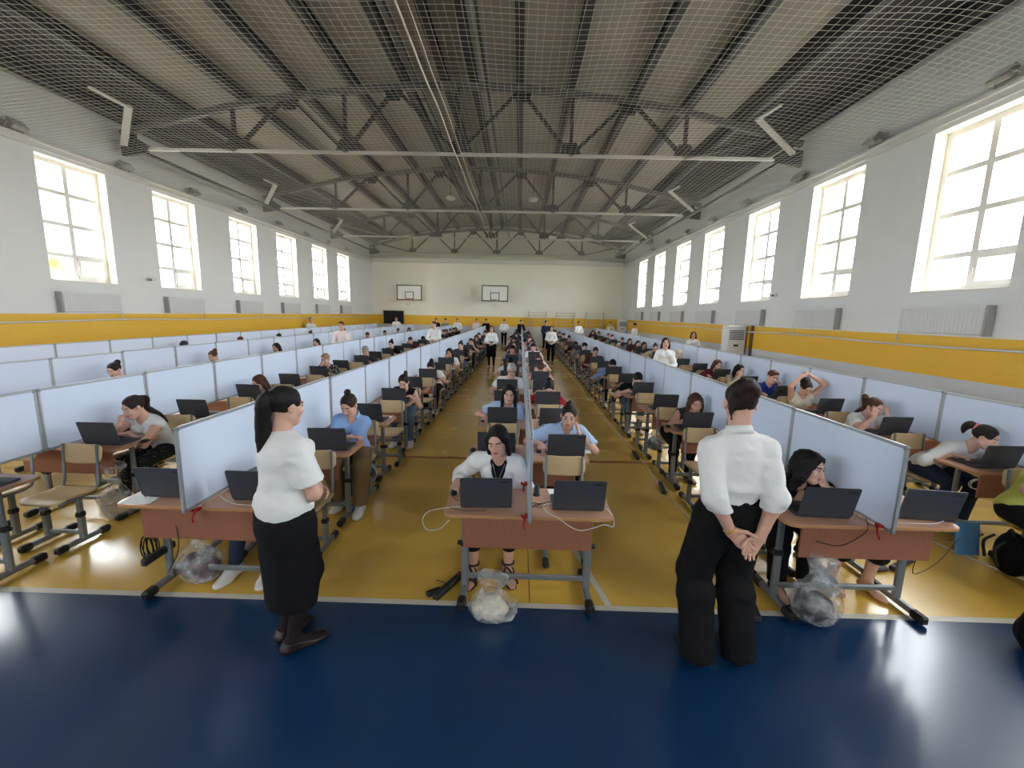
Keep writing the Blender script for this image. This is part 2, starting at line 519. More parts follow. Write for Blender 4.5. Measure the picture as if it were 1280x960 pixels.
def region(V, F, lids):
    """material index per face of a head mesh in head space: 0 skin 1 lip 2 brow 3 eye white 4 eye dark"""
    C = V[F].mean(1); x, y, z = np.abs(C[:, 0]), C[:, 1], C[:, 2]; M = np.zeros(len(F), np.int32)
    fr = y < -.055
    up = .0030 * (1 - (x / .02) ** 2)
    M[fr & (x < .021) & (z < -.0545 + up) & (z > -.0725 + .25 * x) & (y < -.070)] = 1
    bz = .0265 + .0035 * np.sin(np.clip((x - .012) / .036, 0, 1) * 2.6); M[fr & (x > .013) & (x < .050) & (np.abs(z - bz) < .0042 - .035 * np.clip(x - .03, 0, 1))] = 2
    ex, ez = (x - .031) / .0142, (z - .0045) / (.0072)
    eye = fr & (ex ** 2 + ez ** 2 < 1)
    if lids:   # looking down: lid covers the eye, dark lash line below
        M[fr & (ex ** 2 + ((z + .0005) / .0042) ** 2 < 1)] = 4
    else:
        M[eye] = 3
        M[eye & ((x - .031) ** 2 + (z - .0045) ** 2 < .0080 ** 2)] = 4
        M[fr & (ex ** 2 + ez ** 2 < 1.45) & (z > .0045 + .0042 - .1 * np.abs(x - .031))] = 4
    return M

def xform(parts_fn_prims, R, o, c):
    """move head-space prims to the figure"""
    out = []
    for p in parts_fn_prims:
        q = dict(p)
        if p['t'] == 'c':
            q['a'] = R @ (p['a'] * c) + o; q['b'] = R @ (p['b'] * c) + o; q['ra'] *= c; q['rb'] *= c
        else:
            q['c'] = R @ (p['c'] * c) + o; q['R'] = R @ p['R']; q['r'] = p['r'] * c
        if p['k']: q['k'] = p['k'] * c
        out.append(q)
    return out

BODY = {}
def body_mesh(key, s, hb=.011, hh=.0045, hd=.0045, lids=True, legs=True):
    if key in BODY: return BODY[key]
    c = s.sc; hk = c if c < 1 else .5 + .5 * c
    P = s.torso() + s.arm('R') + s.arm('L')
    if legs:
        P += s.leg('R') + s.leg('L') + s.foot('R') + s.foot('L')
    neck = cone(s.N - s.u * .03, s.H + s.Rh @ A(0, .02, -.055) * hk, .056 * c if not s.male else .062 * c, .048 * c if not s.male else .056 * c, k=.03)
    P.append(neck)
    Vb, Fb = sdf_mesh(P, hb, .022)
    parts = [(Vb, Fb, 0)]
    # head with the same neck
    hp = [p for p in head_prims(s.male) + head_detail()]
    nk = dict(neck); Ri = s.Rh.T
    nk['a'] = Ri @ (neck['a'] + (neck['b'] - neck['a']) * .35 - s.H) / hk; nk['b'] = Ri @ (neck['b'] - s.H) / hk
    nk['ra'] = neck['ra'] / hk + .0008; nk['rb'] = neck['rb'] / hk + .0008; nk['k'] = .025
    base = head_prims(s.male) + [nk]
    Vh, Fh = head_mesh(base, hh)
    M = region(Vh, Fh, lids)
    parts.append(((Vh * hk) @ s.Rh.T + s.H, Fh, M))
    for side in 'RL':
        a = s.arms[side]; E, W = a['E'], a['W']; q = lerp(E, W, .72); m = 1.12 if s.male else 1.0
        pr = [cone(q, W, .031 * c * (.5 + .5 * s.bulk) * m, .0250 * c * m, k=.012), cone(W, W + a['f'] * .02 * c, .0245 * c * m, .028 * c, (a['n'], .7), k=.015)] + hand_prims(a, c)
        Vx, Fx = sdf_mesh(pr, hd, .006)
        parts.append((Vx, Fx, 0))
    me = (parts, s, hk)
    BODY[key] = me
    return me
def head_mesh(base, hh):
    # base blend, then sockets, then details on top
    lo_first = base
    allp = base
    V = None
    return sdf_mesh_head(base, hh)
def sdf_mesh_head(base, h):
    prims = base + head_detail()
    lo = np.min([prim_bounds(p)[0] for p in prims], 0) - 3 * h; hi = np.max([prim_bounds(p)[1] for p in prims], 0) + 3 * h
    n = np.ceil((hi - lo) / h).astype(int) + 1
    ax = [(lo[i] + h * np.arange(n[i])) for i in range(3)]
    g = (ax[0][:, None, None], ax[1][None, :, None], ax[2][None, None, :])
    D = np.full(n, .2)
    for p in base: D = smin(D, prim_eval(p, *g), p['k'] or .02)
    for p in head_subs(): D = -smin(-D, prim_eval(p, *g), p['k'])
    for p in head_detail(): D = smin(D, prim_eval(p, *g), p['k'])
    D[0] = D[-1] = .2; D[:, 0] = D[:, -1] = .2; D[:, :, 0] = D[:, :, -1] = .2
    return surface_nets(D, lo, h)

# --- hair, in head space (shared by everybody with that style)
HAIRS = {}
def hair_mesh(style):
    if style in HAIRS: return HAIRS[style]
    cap = [ell((0, .020, .034), (.081, .099, .087))]
    face = [ell((0, -.096, -.022), (.071, .062, .106), k=.010)]
    low = [((0, 0, -.075), (0, -.35, -1))]
    nz = [(.0022, 190, 3), (.003, 60, 5)]
    k = .02; h = .005; cuts = low
    ears = [ell((s * .085, -.012, -.03), (.03, .032, .045), k=.01) for s in (-1, 1)]
    if style == 'bun':
        P = cap + [ell((0, .105, .078), (.043, .040, .040)), ell((.01, .118, .086), (.03, .03, .03))]; S = face + ears
    elif style == 'messybun':
        P = cap + [ell((0, .088, .100), (.054, .050, .044)), ell((-.045, .085, .07), (.035, .04, .04)), ell((.04, .10, .08), (.035, .035, .038)), ell((-.02, .06, .12), (.035, .03, .022)), cone((.06, .05, -.03), (.05, .06, -.09), .012, .006)]
        S = face + ears; nz = [(.005, 75, 3), (.003, 170, 9)]
    elif style == 'topbun':
        P = cap + [ell((0, .055, .138), (.038, .036, .030))]; S = face + ears
    elif style == 'pony':
        P = cap + [ell((0, .108, .055), (.026, .028, .026))] + [cone(a, b, r0, r1) for a, b, r0, r1 in
            [((0, .115, .055), (0, .155, .02), .022, .030), ((0, .155, .02), (0, .165, -.10), .031, .033), ((0, .165, -.10), (0, .155, -.26), .033, .024), ((0, .155, -.26), (0, .15, -.36), .024, .006)]]
        S = face + ears; cuts = ()
        P[0]['cuts'] = [((0, 0, -.075), nrm((0, -.35, -1)))]
    elif style == 'tied':
        P = cap + [ell((0, .108, .050), (.028, .028, .028))]; S = face + ears
    elif style == 'ponyback':   # drawn along the sloping back of someone leaning forward
        P = cap + [ell((0, .108, .045), (.026, .028, .026))] + [cone(a, b, r0, r1) for a, b, r0, r1 in
            [((0, .115, .045), (.015, .165, .03), .022, .026), ((.015, .165, .03), (.03, .26, -.01), .027, .026), ((.03, .26, -.01), (.05, .37, -.09), .026, .008)]]
        S = face + ears; cuts = ()
        P[0]['cuts'] = [((0, 0, -.075), nrm((0, -.35, -1)))]
    elif style in ('long', 'longfront'):
        P = cap + [ell((0, .075, -.10), (.088, .050, .20)), ell((0, .06, .0), (.09, .06, .08))]
        for s in (-1, 1):
            e = (s * .092, -.035 if style == 'longfront' else .03, -.29)
            P += [cone((s * .062, -.005, .05), (s * .081, .005, -.06), .026, .026), cone((s * .081, .005, -.06), e, .027, .022)]
        S = [ell((0, -.100, -.022), (.062, .070, .108), k=.010)]; cuts = (); nz = [(.003, 120, 3), (.004, 40, 5)]
    elif style == 'bob':
        P = cap + [ell((0, .052, -.045), (.085, .058, .095))]
        for s in (-1, 1):
            P += [cone((s * .050, -.030, .072), (s * .079, -.006, .0), .017, .021), cone((s * .079, -.006, .0), (s * .079, -.012, -.115), .023, .021)]
        S = [ell((0.004, -.100, -.020), (.067, .072, .112), k=.008)]; cuts = [((0, 0, -.132), (0, -.15, -1))]; nz = [(.0025, 120, 3), (.003, 45, 5)]
    elif style == 'curly':
        P = cap + [ell((0, .05, -.02), (.115, .085, .12)), ell((0, .03, .06), (.098, .10, .075))]
        for s in (-1, 1):
            P += [cone((s * .065, -.02, .06), (s * .098, .0, -.06), .034, .042), cone((s * .098, .0, -.06), (s * .10, .02, -.18), .044, .03)]
        S = [ell((0, -.102, -.024), (.062, .070, .102), k=.010)]; cuts = (); nz = [(.012, 52, 3), (.005, 120, 5)]
    elif style == 'short':
        P = [ell((0, .022, .038), (.082, .098, .088)), ell((0, -.045, .092), (.055, .04, .028))]
        S = [ell((0, -.098, -.026), (.072, .062, .105), k=.01)] + [ell((s * .085, -.008, -.045), (.03, .030, .045), k=.01) for s in (-1, 1)]
        cuts = [((0, .02, -.055), (0, -.5, -1))]; nz = [(.003, 130, 3)]
    elif style == 'wavyshort':
        P = [ell((0, .02, .042), (.094, .105, .092)), ell((0, -.04, .095), (.07, .045, .035)), ell((-.05, .0, .07), (.045, .06, .05)), ell((.05, .0, .07), (.045, .06, .05))]
        S = [ell((0, -.100, -.040), (.064, .062, .108), k=.012)]
        cuts = [((0, .02, -.07), (0, -.4, -1))]; nz = [(.005, 80, 3), (.002, 170, 4)]
    elif style == 'cap':
        P = [ell((0, .018, .040), (.086, .104, .090)), ell((0, -.105, .045), (.062, .065, .010))]
        S = [ell((0, -.088, -.060), (.080, .075, .095), k=.006)]; cuts = [((0, .02, .0), (0, -.35, -1))]; nz = None; k = .008
    elif style == 'scarf':
        P = [ell((0, .018, .030), (.092, .108, .098)), ell((0, .01, -.09), (.085, .085, .08)), ell((0, .0, -.16), (.12, .10, .055))]
        S = [ell((0, -.098, -.025), (.056, .06, .082), k=.01)]; cuts = (); nz = [(.003, 60, 3)]
    V, F = sdf_mesh(P, h, k, S, cuts, nz)
    HAIRS[style] = (V, F)
    return V, F

# --- clothes
def neck_hole(s, r=.062, depth=.02, vneck=0.0, vw=.032):
    N, u, bk, c = s.N, s.u, s.bk, s.sc
    S = [cone(N - u * depth - bk * .012, N + u * .12, r * c, r * 1.15 * c, k=.01)]
    if vneck: S.append(cone(N - bk * .09 - u * .01, s.N - u * (.05 + vneck) - bk * .17, vw * 1.2 * c, .006, k=.008))
    return S
def shirt(s, sleeve=.62, loose=.018, e=.011, h=.009, hem=-.10, vneck=0., neck=.06, wr=.0055, tucked=False, vw=.032, ndepth=.02, blouse=0.):
    P = s.torso(e)
    if blouse: P.append(ell(s.P + s.pu * (blouse + .03), (.165 * s.sc, .128 * s.sc, .06), np.stack([s.plx, s.pbk, s.pu], 1)))
    if not tucked: P.append(ell(s.P + s.pu * .02, (.178 * s.sc * s.bulk + e, .130 * s.sc * s.bulk + e, .15 * s.sc + e), np.stack([s.plx, s.pbk, s.pu], 1)))
    for sd in 'RL':
        if sleeve > .05: P += s.arm(sd, e, sleeve, loose)
    S = neck_hole(s, neck, ndepth, vneck, vw)
    if sleeve <= .05:   # sleeveless: cut the armholes
        for sd in 'RL':
            a = s.arms[sd]; d = s.lx * (1 if sd == 'L' else -1)
            P.append(cone(a['S'] - d * .05, a['S'] + d * .01, .06, .058))
    q = s.P + s.pu * hem
    cuts = [(q, -s.pu)]
    if sleeve <= .05:
        for sd in 'RL':
            a = s.arms[sd]; d = s.lx * (1 if sd == 'L' else -1)
            cuts.append((a['S'] + d * .022, nrm(d + nrm(a['E'] - a['S']) * .25)))
    return sdf_mesh(P, h, .028, S, cuts, [(wr, 38, 5), (wr * .55, 85, 8)])
def trousers(s, e=.012, wide=0.0, upto=.97, h=.010, wr=.003, rise=.10):
    P = s.torso(e)[:2] + s.leg('R', e, wide, upto) + s.leg('L', e, wide, upto)
    for p in P[:2]: p['cuts'] = [(s.P + s.pu * rise, s.pu)]
    return sdf_mesh(P, h, .03, (), (), [(wr, 35, 4)])
def skirt_seated(s, e=.016, h=.010, upto=.12):
    P = s.torso(e)[:2]
    for p in P: p['cuts'] = [(s.P + s.pu * .10, s.pu)]
    l, r = s.legs['L'], s.legs['R']
    for t0, t1 in ((0, .5), (.5, 1)):
        P.append(cone(lerp(lerp(l['J'], r['J'], .3), lerp(l['K'], r['K'], .3), t0), lerp(lerp(l['J'], r['J'], .3), lerp(l['K'], r['K'], .3), t1), .10 * s.sc, .085 * s.sc))
        P.append(cone(lerp(lerp(l['J'], r['J'], .7), lerp(l['K'], r['K'], .7), t0), lerp(lerp(l['J'], r['J'], .7), lerp(l['K'], r['K'], .7), t1), .10 * s.sc, .085 * s.sc))
    P += [cone(x['J'], x['K'], .1 * s.sc, .07 * s.sc) for x in (l, r)]
    if upto > .2: P += [cone(x['K'], lerp(x['K'], x['A'], upto), .078 * s.sc, .085 * s.sc) for x in (l, r)]
    return sdf_mesh(P, h, .05, (), (), [(.003, 35, 4)])
def shoe(s, side, e=.011, h=.007, heel=0.0, low=True):
    P = s.foot(side, e)
    l = s.legs[side]
    cuts = [((0, 0, .006), (0, 0, -1))]
    cuts.append((l['A'] - Z_ * .012, nrm(Z_ + l['toe'] * .25)) if low else (l['A'] + Z_ * .012, nrm(Z_ + l['toe'] * .1)))
    return sdf_mesh(P, h, .012, (), cuts)

SKIN = [mat('skin_light', srgb(205, 160, 140), .55, sss=.08, noise=.06, nscale=25), mat('skin_tan', srgb(186, 138, 115), .55, sss=.08, noise=.06, nscale=25), mat('skin_pale', srgb(215, 176, 160), .55, sss=.08, noise=.06, nscale=25)]
LIP = mat('lips', srgb(165, 88, 86), .45); EYEW = mat('eye_white', srgb(196, 186, 178), .4); EYED = mat('eye_dark', srgb(32, 22, 18), .25)
def hairmat(nm, col): return mat('hair_' + nm, col, .5, spec=.22, noise=.35, nscale=60, bump=.6, bscale=130, stretch=(3, 3, .35))
HM = {'black': hairmat('black', srgb(24, 20, 20)), 'dark': hairmat('dark', srgb(40, 29, 26)), 'brown': hairmat('brown', srgb(78, 50, 38)), 'grey': hairmat('grey', srgb(150, 148, 146)),
      'blond': hairmat('blond', srgb(158, 130, 102)), 'auburn': hairmat('auburn', srgb(84, 42, 34)), 'white': hairmat('white', srgb(196, 194, 192)),
      'navycap': mat('cap_navy', srgb(26, 30, 44), .8), 'scarfbeige': mat('scarf_beige', srgb(190, 170, 150), .8, bump=.3), 'scarfpink': mat('scarf_wine', srgb(110, 60, 66), .8, bump=.3)}
def cloth(nm, r, g, b, rough=.85, **kw): return mat('cloth_' + nm, srgb(r, g, b), rough, spec=.2, sheen=0.0, bump=kw.pop('bump', .55), bscale=kw.pop('bscale', 15), **kw)
CL = {'white': cloth('white', 224, 224, 224), 'lilac': cloth('lilac', 200, 190, 210), 'black': cloth('black', 20, 20, 22), 'lightblue': cloth('lightblue', 180, 202, 230), 'blue': cloth('blue', 132, 162, 208),
      'red': cloth('red', 140, 34, 40), 'maroon': cloth('maroon', 92, 32, 44), 'grey': cloth('grey', 120, 122, 128), 'darkgrey': cloth('darkgrey', 62, 64, 70), 'cream': cloth('cream', 222, 214, 196),
      'beige': cloth('beige', 184, 166, 140), 'rose': cloth('rose', 190, 130, 125), 'orange': cloth('orange', 205, 130, 86, noise=.6, nscale=30), 'navy': cloth('navy', 34, 40, 66), 'khaki': cloth('khaki', 128, 104, 74),
      'jeans': cloth('jeans', 92, 112, 140, noise=.15, nscale=30), 'darkjeans': cloth('darkjeans', 42, 50, 70), 'royal': cloth('royal', 40, 56, 140), 'lime': cloth('lime', 186, 190, 96), 'brown': cloth('brown', 84, 64, 52),
      'pinkwhite': cloth('pinkwhite', 218, 205, 208), 'tights': cloth('tights', 36, 28, 30), 'teal': cloth('teal', 70, 110, 120)}
def pattern_mat(name, base, ink, scale, thr):
    m = mat(name, base, .85, bump=.2, bscale=120); nt = m.node_tree; b = nt.nodes['Principled BSDF']
    tc = nt.nodes.new('ShaderNodeTexCoord'); v = nt.nodes.new('ShaderNodeTexVoronoi'); v.inputs['Scale'].default_value = scale
    nt.links.new(tc.outputs['Object'], v.inputs['Vector'])
    r = nt.nodes.new('ShaderNodeValToRGB'); r.color_ramp.interpolation = 'CONSTANT'
    r.color_ramp.elements[0].color = ink; r.color_ramp.elements[1].color = base; r.color_ramp.elements[1].position = thr
    nt.links.new(v.outputs['Distance'], r.inputs['Fac']); nt.links.new(r.outputs['Color'], b.inputs['Base Color'])
    return m
CL['bwprint'] = pattern_mat('cloth_bwprint', srgb(48, 46, 50), srgb(205, 200, 192), 26, .36)
CL['blackdots'] = pattern_mat('cloth_blackdots', srgb(20, 20, 24), srgb(140, 132, 130), 34, .20)
CL['floral'] = pattern_mat('cloth_floral', srgb(222, 208, 196), srgb(206, 120, 70), 22, .40)
SHOEW = mat('shoe_white', srgb(214, 212, 208), .6); SHOEB = mat('shoe_black', srgb(22, 20, 20), .5); SHOEBR = mat('shoe_brown', srgb(38, 26, 23), .4)

CACHE = {}
def ponytail(p, key, color, pts=None, r=.027, name='ponytail'):
    """hair gathered at the back of the head, falling along the back"""
    s, hk = CACHE[key, 's']; h0 = s.H + s.Rh @ (A(0, .112, .052) * hk)
    if pts is None:
        pts = [h0, h0 + s.bk * .035 + s.Rh @ A(0, .03, -.01), s.N + s.bk * .105 + s.u * .03, s.chest + s.bk * .135 + s.u * .03, lerp(s.chest, s.waist, .7) + s.bk * .135]
    else: pts = [h0] + [A(q) for q in pts]
    Q = [A(*q) for q in spline([tuple(q) for q in pts], 4)]; n = len(Q)
    R = [r * (.72 + 1.2 * t if t < .25 else 1.02 - .75 * max(0, t - .55) / .45) for t in np.linspace(0, 1, n)]
    V, F = sdf_mesh([cone(Q[i], Q[i + 1], R[i], R[i + 1]) for i in range(n - 1)], .006, .012, (), (), [(.0022, 90, 3), (.0015, 200, 5)])
    return child(name, np_mesh('ponytail', [(V, F, 0)], [HM[color]]), HM[color], p)
def spline(P, n=8):
    P = [Vector(p) for p in P]; Q = [P[0] * 2 - P[1]] + P + [P[-1] * 2 - P[-2]]; out = []
    for i in range(1, len(Q) - 2):
        a, b, c, d = Q[i - 1:i + 3]
        for k in range(n):
            t = k / n
            out.append(.5 * ((2 * b) + (c - a) * t + (2 * a - 5 * b + 4 * c - d) * t * t + (3 * b - a - 3 * c + d) * t ** 3))
    return out + [P[-1]]
def collar(p, key, m, a0=-60, a1=240, r=.064, drop=.034, tilt=.012):
    s = CACHE[key, 's'][0]; c = s.N + s.u * .004
    def ring(r, z, t): return [tuple(c + s.lx * r * math.cos(q) + s.bk * (r * .95 * math.sin(q) + t) + s.u * (z + tilt * math.sin(q))) for q in np.linspace(math.radians(a0), math.radians(a1), 26)]
    R = [ring(r, .0, 0), ring(r, .040, 0), ring(r + .004, .043, 0), ring(r + .016, .040 - drop, .0)]
    V = sum(R, []); n = len(R[0])
    F = [(j * n + i, j * n + i + 1, (j + 1) * n + i + 1, (j + 1) * n + i) for j in range(3) for i in range(n - 1)]
    o = MB().add(V, F, 0, True).build('collar', m, p)
    md = o.modifiers.new('thick', 'SOLIDIFY'); md.thickness = .003
    return o
def cmesh(key, fn, m0):
    if key not in CACHE:
        V, F = fn(); CACHE[key] = np_mesh(key, [(V, F, 0)], [m0])
    return CACHE[key]
def child(name, me, m, parent, M=None, label=None):
    o = link(name, me, parent)
    if M is not None: o.matrix_local = M
    if o.data.materials and o.data.materials[0] != m:
        o.material_slots[0].link = 'OBJECT'; o.material_slots[0].material = m
    if label: o['label'] = label
    return o

def person(key, s, loc, rz=0., skin=0, hair=('short', 'dark'), top=('white', .62, {}), bottom=('trousers', 'black', {}), shoes='black',
           label='', group=None, cat='person', lids=True, hires=False, legs=True):
    """key: pose key (meshes with one key are shared)"""
    if (key, 'b') not in CACHE:
        parts, sk, hk = body_mesh(key, s, *( (.009, .0028, .0034) if hires else (.012, .0045, .0045)), lids=lids, legs=legs)
        CACHE[key, 'b'] = np_mesh('person_body', parts, [SKIN[0], LIP, HM['black'], EYEW, EYED]); CACHE[key, 's'] = (sk, hk)
    s, hk = CACHE[key, 's']
    o = link('person', CACHE[key, 'b'], None, loc); o.rotation_euler = (0, 0, rz)
    if skin:
        o.material_slots[0].link = 'OBJECT'; o.material_slots[0].material = SKIN[skin]
    if hair[1] in ('grey', 'blond', 'white', 'brown', 'auburn'):
        o.material_slots[2].link = 'OBJECT'; o.material_slots[2].material = HM['grey' if hair[1] == 'white' else 'brown' if hair[1] in ('blond', 'auburn') else hair[1]]
    tag(o, label, cat, group)
    hs = .008 if hires else .011
    if hair[0]:
        hm = cmesh('hair_' + hair[0], lambda: hair_mesh(hair[0]), HM['black'])
        M = Matrix.Translation(Vector(s.H)) @ Matrix([list(map(float, r)) for r in s.Rh]).to_4x4() @ Matrix.Scale(hk, 4)
        child({'cap': 'cap', 'scarf': 'headscarf'}.get(hair[0], 'hair'), hm, HM[hair[1]], o, M)
    c, sl, kw = top; kw = dict(kw); nm = kw.pop('name', 'shirt')
    m = cmesh('%s_top_%s_%s' % (key, sl, sorted(kw.items())), lambda: shirt(s, sl, h=hs, **kw), CL['white'])
    child(nm, m, CL[c], o)
    if bottom:
        c, kw = bottom[1], dict(bottom[2])
        if bottom[0] == 'trousers':
            m = cmesh('%s_tr_%s' % (key, sorted(kw.items())), lambda: trousers(s, h=hs, **kw), CL['black'])
        else:
            m = cmesh('%s_sk_%s' % (key, sorted(kw.items())), lambda: skirt_seated(s, h=hs, **kw), CL['black'])
        child(bottom[0], m, CL[c], o)
    if shoes:
        sm = {'white': SHOEW, 'black': SHOEB, 'brown': SHOEBR}[shoes]
        for sd in 'RL':
            sneak = shoes == 'white'
            child('shoe', cmesh('%s_shoe%s%d' % (key, sd, sneak), lambda: shoe(s, sd, .017 if sneak else .011, low=not sneak), SHOEB), sm, o)
    return o
# ================================================================== SCENE
XL, XR, YB, YF = -10.05, 6.81, 30.0, -4.5          # side walls, far wall, wall behind the viewer
XC = (XL + XR) / 2
WT, WB = 5.20, 2.61                                 # window head and sill heights
WINS = [.25, 3.3, 6.35, 9.38, 12.29, 15.45, 18.38, 21.48, 24.43]
WW = 1.57

# --- setting materials
def glossy_floor(name, c1, c2, rough, sc):
    m = mat(name, c1, rough, spec=.5, coat=.45); nt = m.node_tree; b = nt.nodes['Principled BSDF']; b.inputs['Coat Roughness'].default_value = .16
    tc = nt.nodes.new('ShaderNodeTexCoord')
    n = nt.nodes.new('ShaderNodeTexNoise'); n.inputs['Scale'].default_value = sc; n.inputs['Detail'].default_value = 6
    mp = nt.nodes.new('ShaderNodeMapping'); mp.inputs['Scale'].default_value = (1, .25, 1)
    nt.links.new(tc.outputs['Object'], mp.inputs['Vector']); nt.links.new(mp.outputs['Vector'], n.inputs['Vector'])
    mx = nt.nodes.new('ShaderNodeMix'); mx.data_type = 'RGBA'; mx.inputs[6].default_value = c1; mx.inputs[7].default_value = c2
    nt.links.new(n.outputs['Fac'], mx.inputs[0]); nt.links.new(mx.outputs[2], b.inputs['Base Color'])
    n2 = nt.nodes.new('ShaderNodeTexNoise'); n2.inputs['Scale'].default_value = 1.3; n2.inputs['Detail'].default_value = 5
    nt.links.new(tc.outputs['Object'], n2.inputs['Vector'])
    mr = nt.nodes.new('ShaderNodeMapRange'); mr.inputs[3].default_value = rough * .88; mr.inputs[4].default_value = rough * 1.15
    nt.links.new(n2.outputs['Fac'], mr.inputs[0]); nt.links.new(mr.outputs[0], b.inputs['Roughness'])
    n3 = nt.nodes.new('ShaderNodeTexNoise'); n3.inputs['Scale'].default_value = 220; n3.inputs['Detail'].default_value = 2
    nt.links.new(tc.outputs['Object'], n3.inputs['Vector'])
    bp = nt.nodes.new('ShaderNodeBump'); bp.inputs['Strength'].default_value = .06; bp.inputs['Distance'].default_value = .004
    nt.links.new(n3.outputs['Fac'], bp.inputs['Height']); nt.links.new(bp.outputs['Normal'], b.inputs['Normal'])
    return m
M_YF = glossy_floor('floor_yellow', srgb(214, 172, 72), srgb(224, 182, 82), .26, 2.0)
M_BF = glossy_floor('floor_blue', srgb(9, 42, 78), srgb(16, 56, 96), .30, 1.5)
M_LINE = mat('floor_line', srgb(205, 200, 185), .4, noise=.12, nscale=8)
M_RED = mat('floor_red_line', srgb(150, 50, 30), .4)

def brick_paint(name, col, rough=.75):
    m = mat(name, col, rough, noise=.03, nscale=1.2); nt = m.node_tree; b = nt.nodes['Principled BSDF']
    tc = nt.nodes.new('ShaderNodeTexCoord')
    sx = nt.nodes.new('ShaderNodeSeparateXYZ'); ad = nt.nodes.new('ShaderNodeMath'); cb = nt.nodes.new('ShaderNodeCombineXYZ')
    nt.links.new(tc.outputs['Object'], sx.inputs[0]); nt.links.new(sx.outputs[0], ad.inputs[0]); nt.links.new(sx.outputs[1], ad.inputs[1])
    nt.links.new(ad.outputs[0], cb.inputs[0]); nt.links.new(sx.outputs[2], cb.inputs[1])
    br = nt.nodes.new('ShaderNodeTexBrick'); br.inputs['Scale'].default_value = 1.0
    br.inputs['Brick Width'].default_value = .40; br.inputs['Row Height'].default_value = .20; br.inputs['Mortar Size'].default_value = .006; br.inputs['Mortar Smooth'].default_value = .6
    nt.links.new(cb.outputs[0], br.inputs['Vector'])
    bp = nt.nodes.new('ShaderNodeBump'); bp.inputs['Strength'].default_value = .35; bp.inputs['Distance'].default_value = .006; bp.invert = True
    nt.links.new(br.outputs['Fac'], bp.inputs['Height']); nt.links.new(bp.outputs['Normal'], b.inputs['Normal'])
    return m
M_WHITE = brick_paint('wall_white', srgb(226, 226, 223))
M_YW = brick_paint('wall_yellow', srgb(232, 182, 48), .5)
M_LOW = brick_paint('wall_lowgrey', srgb(200, 204, 210))
M_BACK = brick_paint('wall_back', srgb(238, 234, 220))
M_REV = mat('reveal_cream', srgb(236, 230, 214), .8)
M_FRAME = mat('window_pvc', srgb(232, 228, 222), .4)
M_TRIM = mat('trim_white', srgb(212, 210, 204), .7)

def glass_mat():
    m = bpy.data.materials.new('window_glass'); m.use_nodes = True; nt = m.node_tree
    for n in list(nt.nodes): nt.nodes.remove(n)
    o = nt.nodes.new('ShaderNodeOutputMaterial'); mx = nt.nodes.new('ShaderNodeMixShader'); t = nt.nodes.new('ShaderNodeBsdfTransparent'); g = nt.nodes.new('ShaderNodeBsdfGlossy')
    g.inputs['Roughness'].default_value = .02; mx.inputs[0].default_value = .06; t.inputs[0].default_value = (.96, .98, .97, 1)
    nt.links.new(t.outputs[0], mx.inputs[1]); nt.links.new(g.outputs[0], mx.inputs[2]); nt.links.new(mx.outputs[0], o.inputs[0])
    return m
M_GLASS = glass_mat()

# --- floor
f = MB()
f.add([(XL, 2.92, 0), (XR, 2.92, 0), (XR, YB, 0), (XL, YB, 0)], [(0, 1, 2, 3)], 0)
f.add([(XL, 2.865, 0), (XR, 2.865, 0), (XR, 2.92, 0), (XL, 2.92, 0)], [(0, 1, 2, 3)], 1)
f.add([(XL, YF, 0), (XR, YF, 0), (XR, 2.865, 0), (XL, 2.865, 0)], [(0, 1, 2, 3)], 2)
tag(f.build('floor', [M_YF, M_LINE, M_BF]), kind='structure')
def floor_line(a, b, w, m):
    a = Vector(a); b = Vector(b); d = (b - a).normalized(); n = Vector((-d.y, d.x)) * w / 2
    P = [a + n, a - n, b - n, b + n]
    tag(MB().add([(p.x, p.y, .0015) for p in P], [(0, 1, 2, 3)]).build('floor_line', m), kind='structure')
floor_line((XL + .5, 6.12), (XR - .5, 6.12), .05, M_RED)
floor_line((.70, 2.92), (.18, 5.4), .05, M_LINE)
floor_line((-1.55, 8.9), (1.9, 9.35), .035, M_LINE)
floor_line((-1.6, 11.0), (1.9, 11.05), .05, M_LINE)
floor_line((-1.6, 13.6), (1.9, 13.6), .05, M_RED)
floor_line((XL + .6, 15.6), (XR - .6, 15.6), .05, M_LINE)
floor_line((.12, 2.93), (.10, 28), .006, mat('seam_dark', srgb(96, 70, 20), .5))
floor_line((-4.2, 2.93), (-4.2, 28), .006, MATS['seam_dark'])

# --- walls
def roof_z(x): return 7.78 - .0172 * (x - XC) ** 2
def side_wall(name, x, sgn):
    """sgn: outward direction"""
    t = .42; m = MB(); xc = x + sgn * t / 2
    zt = roof_z(x) + .05
    def seg(y0, y1, z0, z1, mi): m.box((xc, (y0 + y1) / 2, (z0 + z1) / 2), (t, y1 - y0, z1 - z0), mi)
    seg(YF, YB + .4, 0, 1.25, 2); seg(YF, YB + .4, 1.25, 1.90, 1); seg(YF, YB + .4, 1.90, WB, 0); seg(YF, YB + .4, WT, zt, 0)
    y = YF
    for w in WINS: seg(y, w, WB, WT, 0); y = w + WW
    seg(y, YB + .4, WB, WT, 0)
    tag(m.build(name, [M_WHITE, M_YW, M_LOW]), kind='structure')
side_wall('wall_left', XL, -1); side_wall('wall_right', XR, 1)
ADDED_WINS = [XC - 7.3 + 6.04 * i for i in range(3)]  # windows added behind the viewer to light the near desks from the front
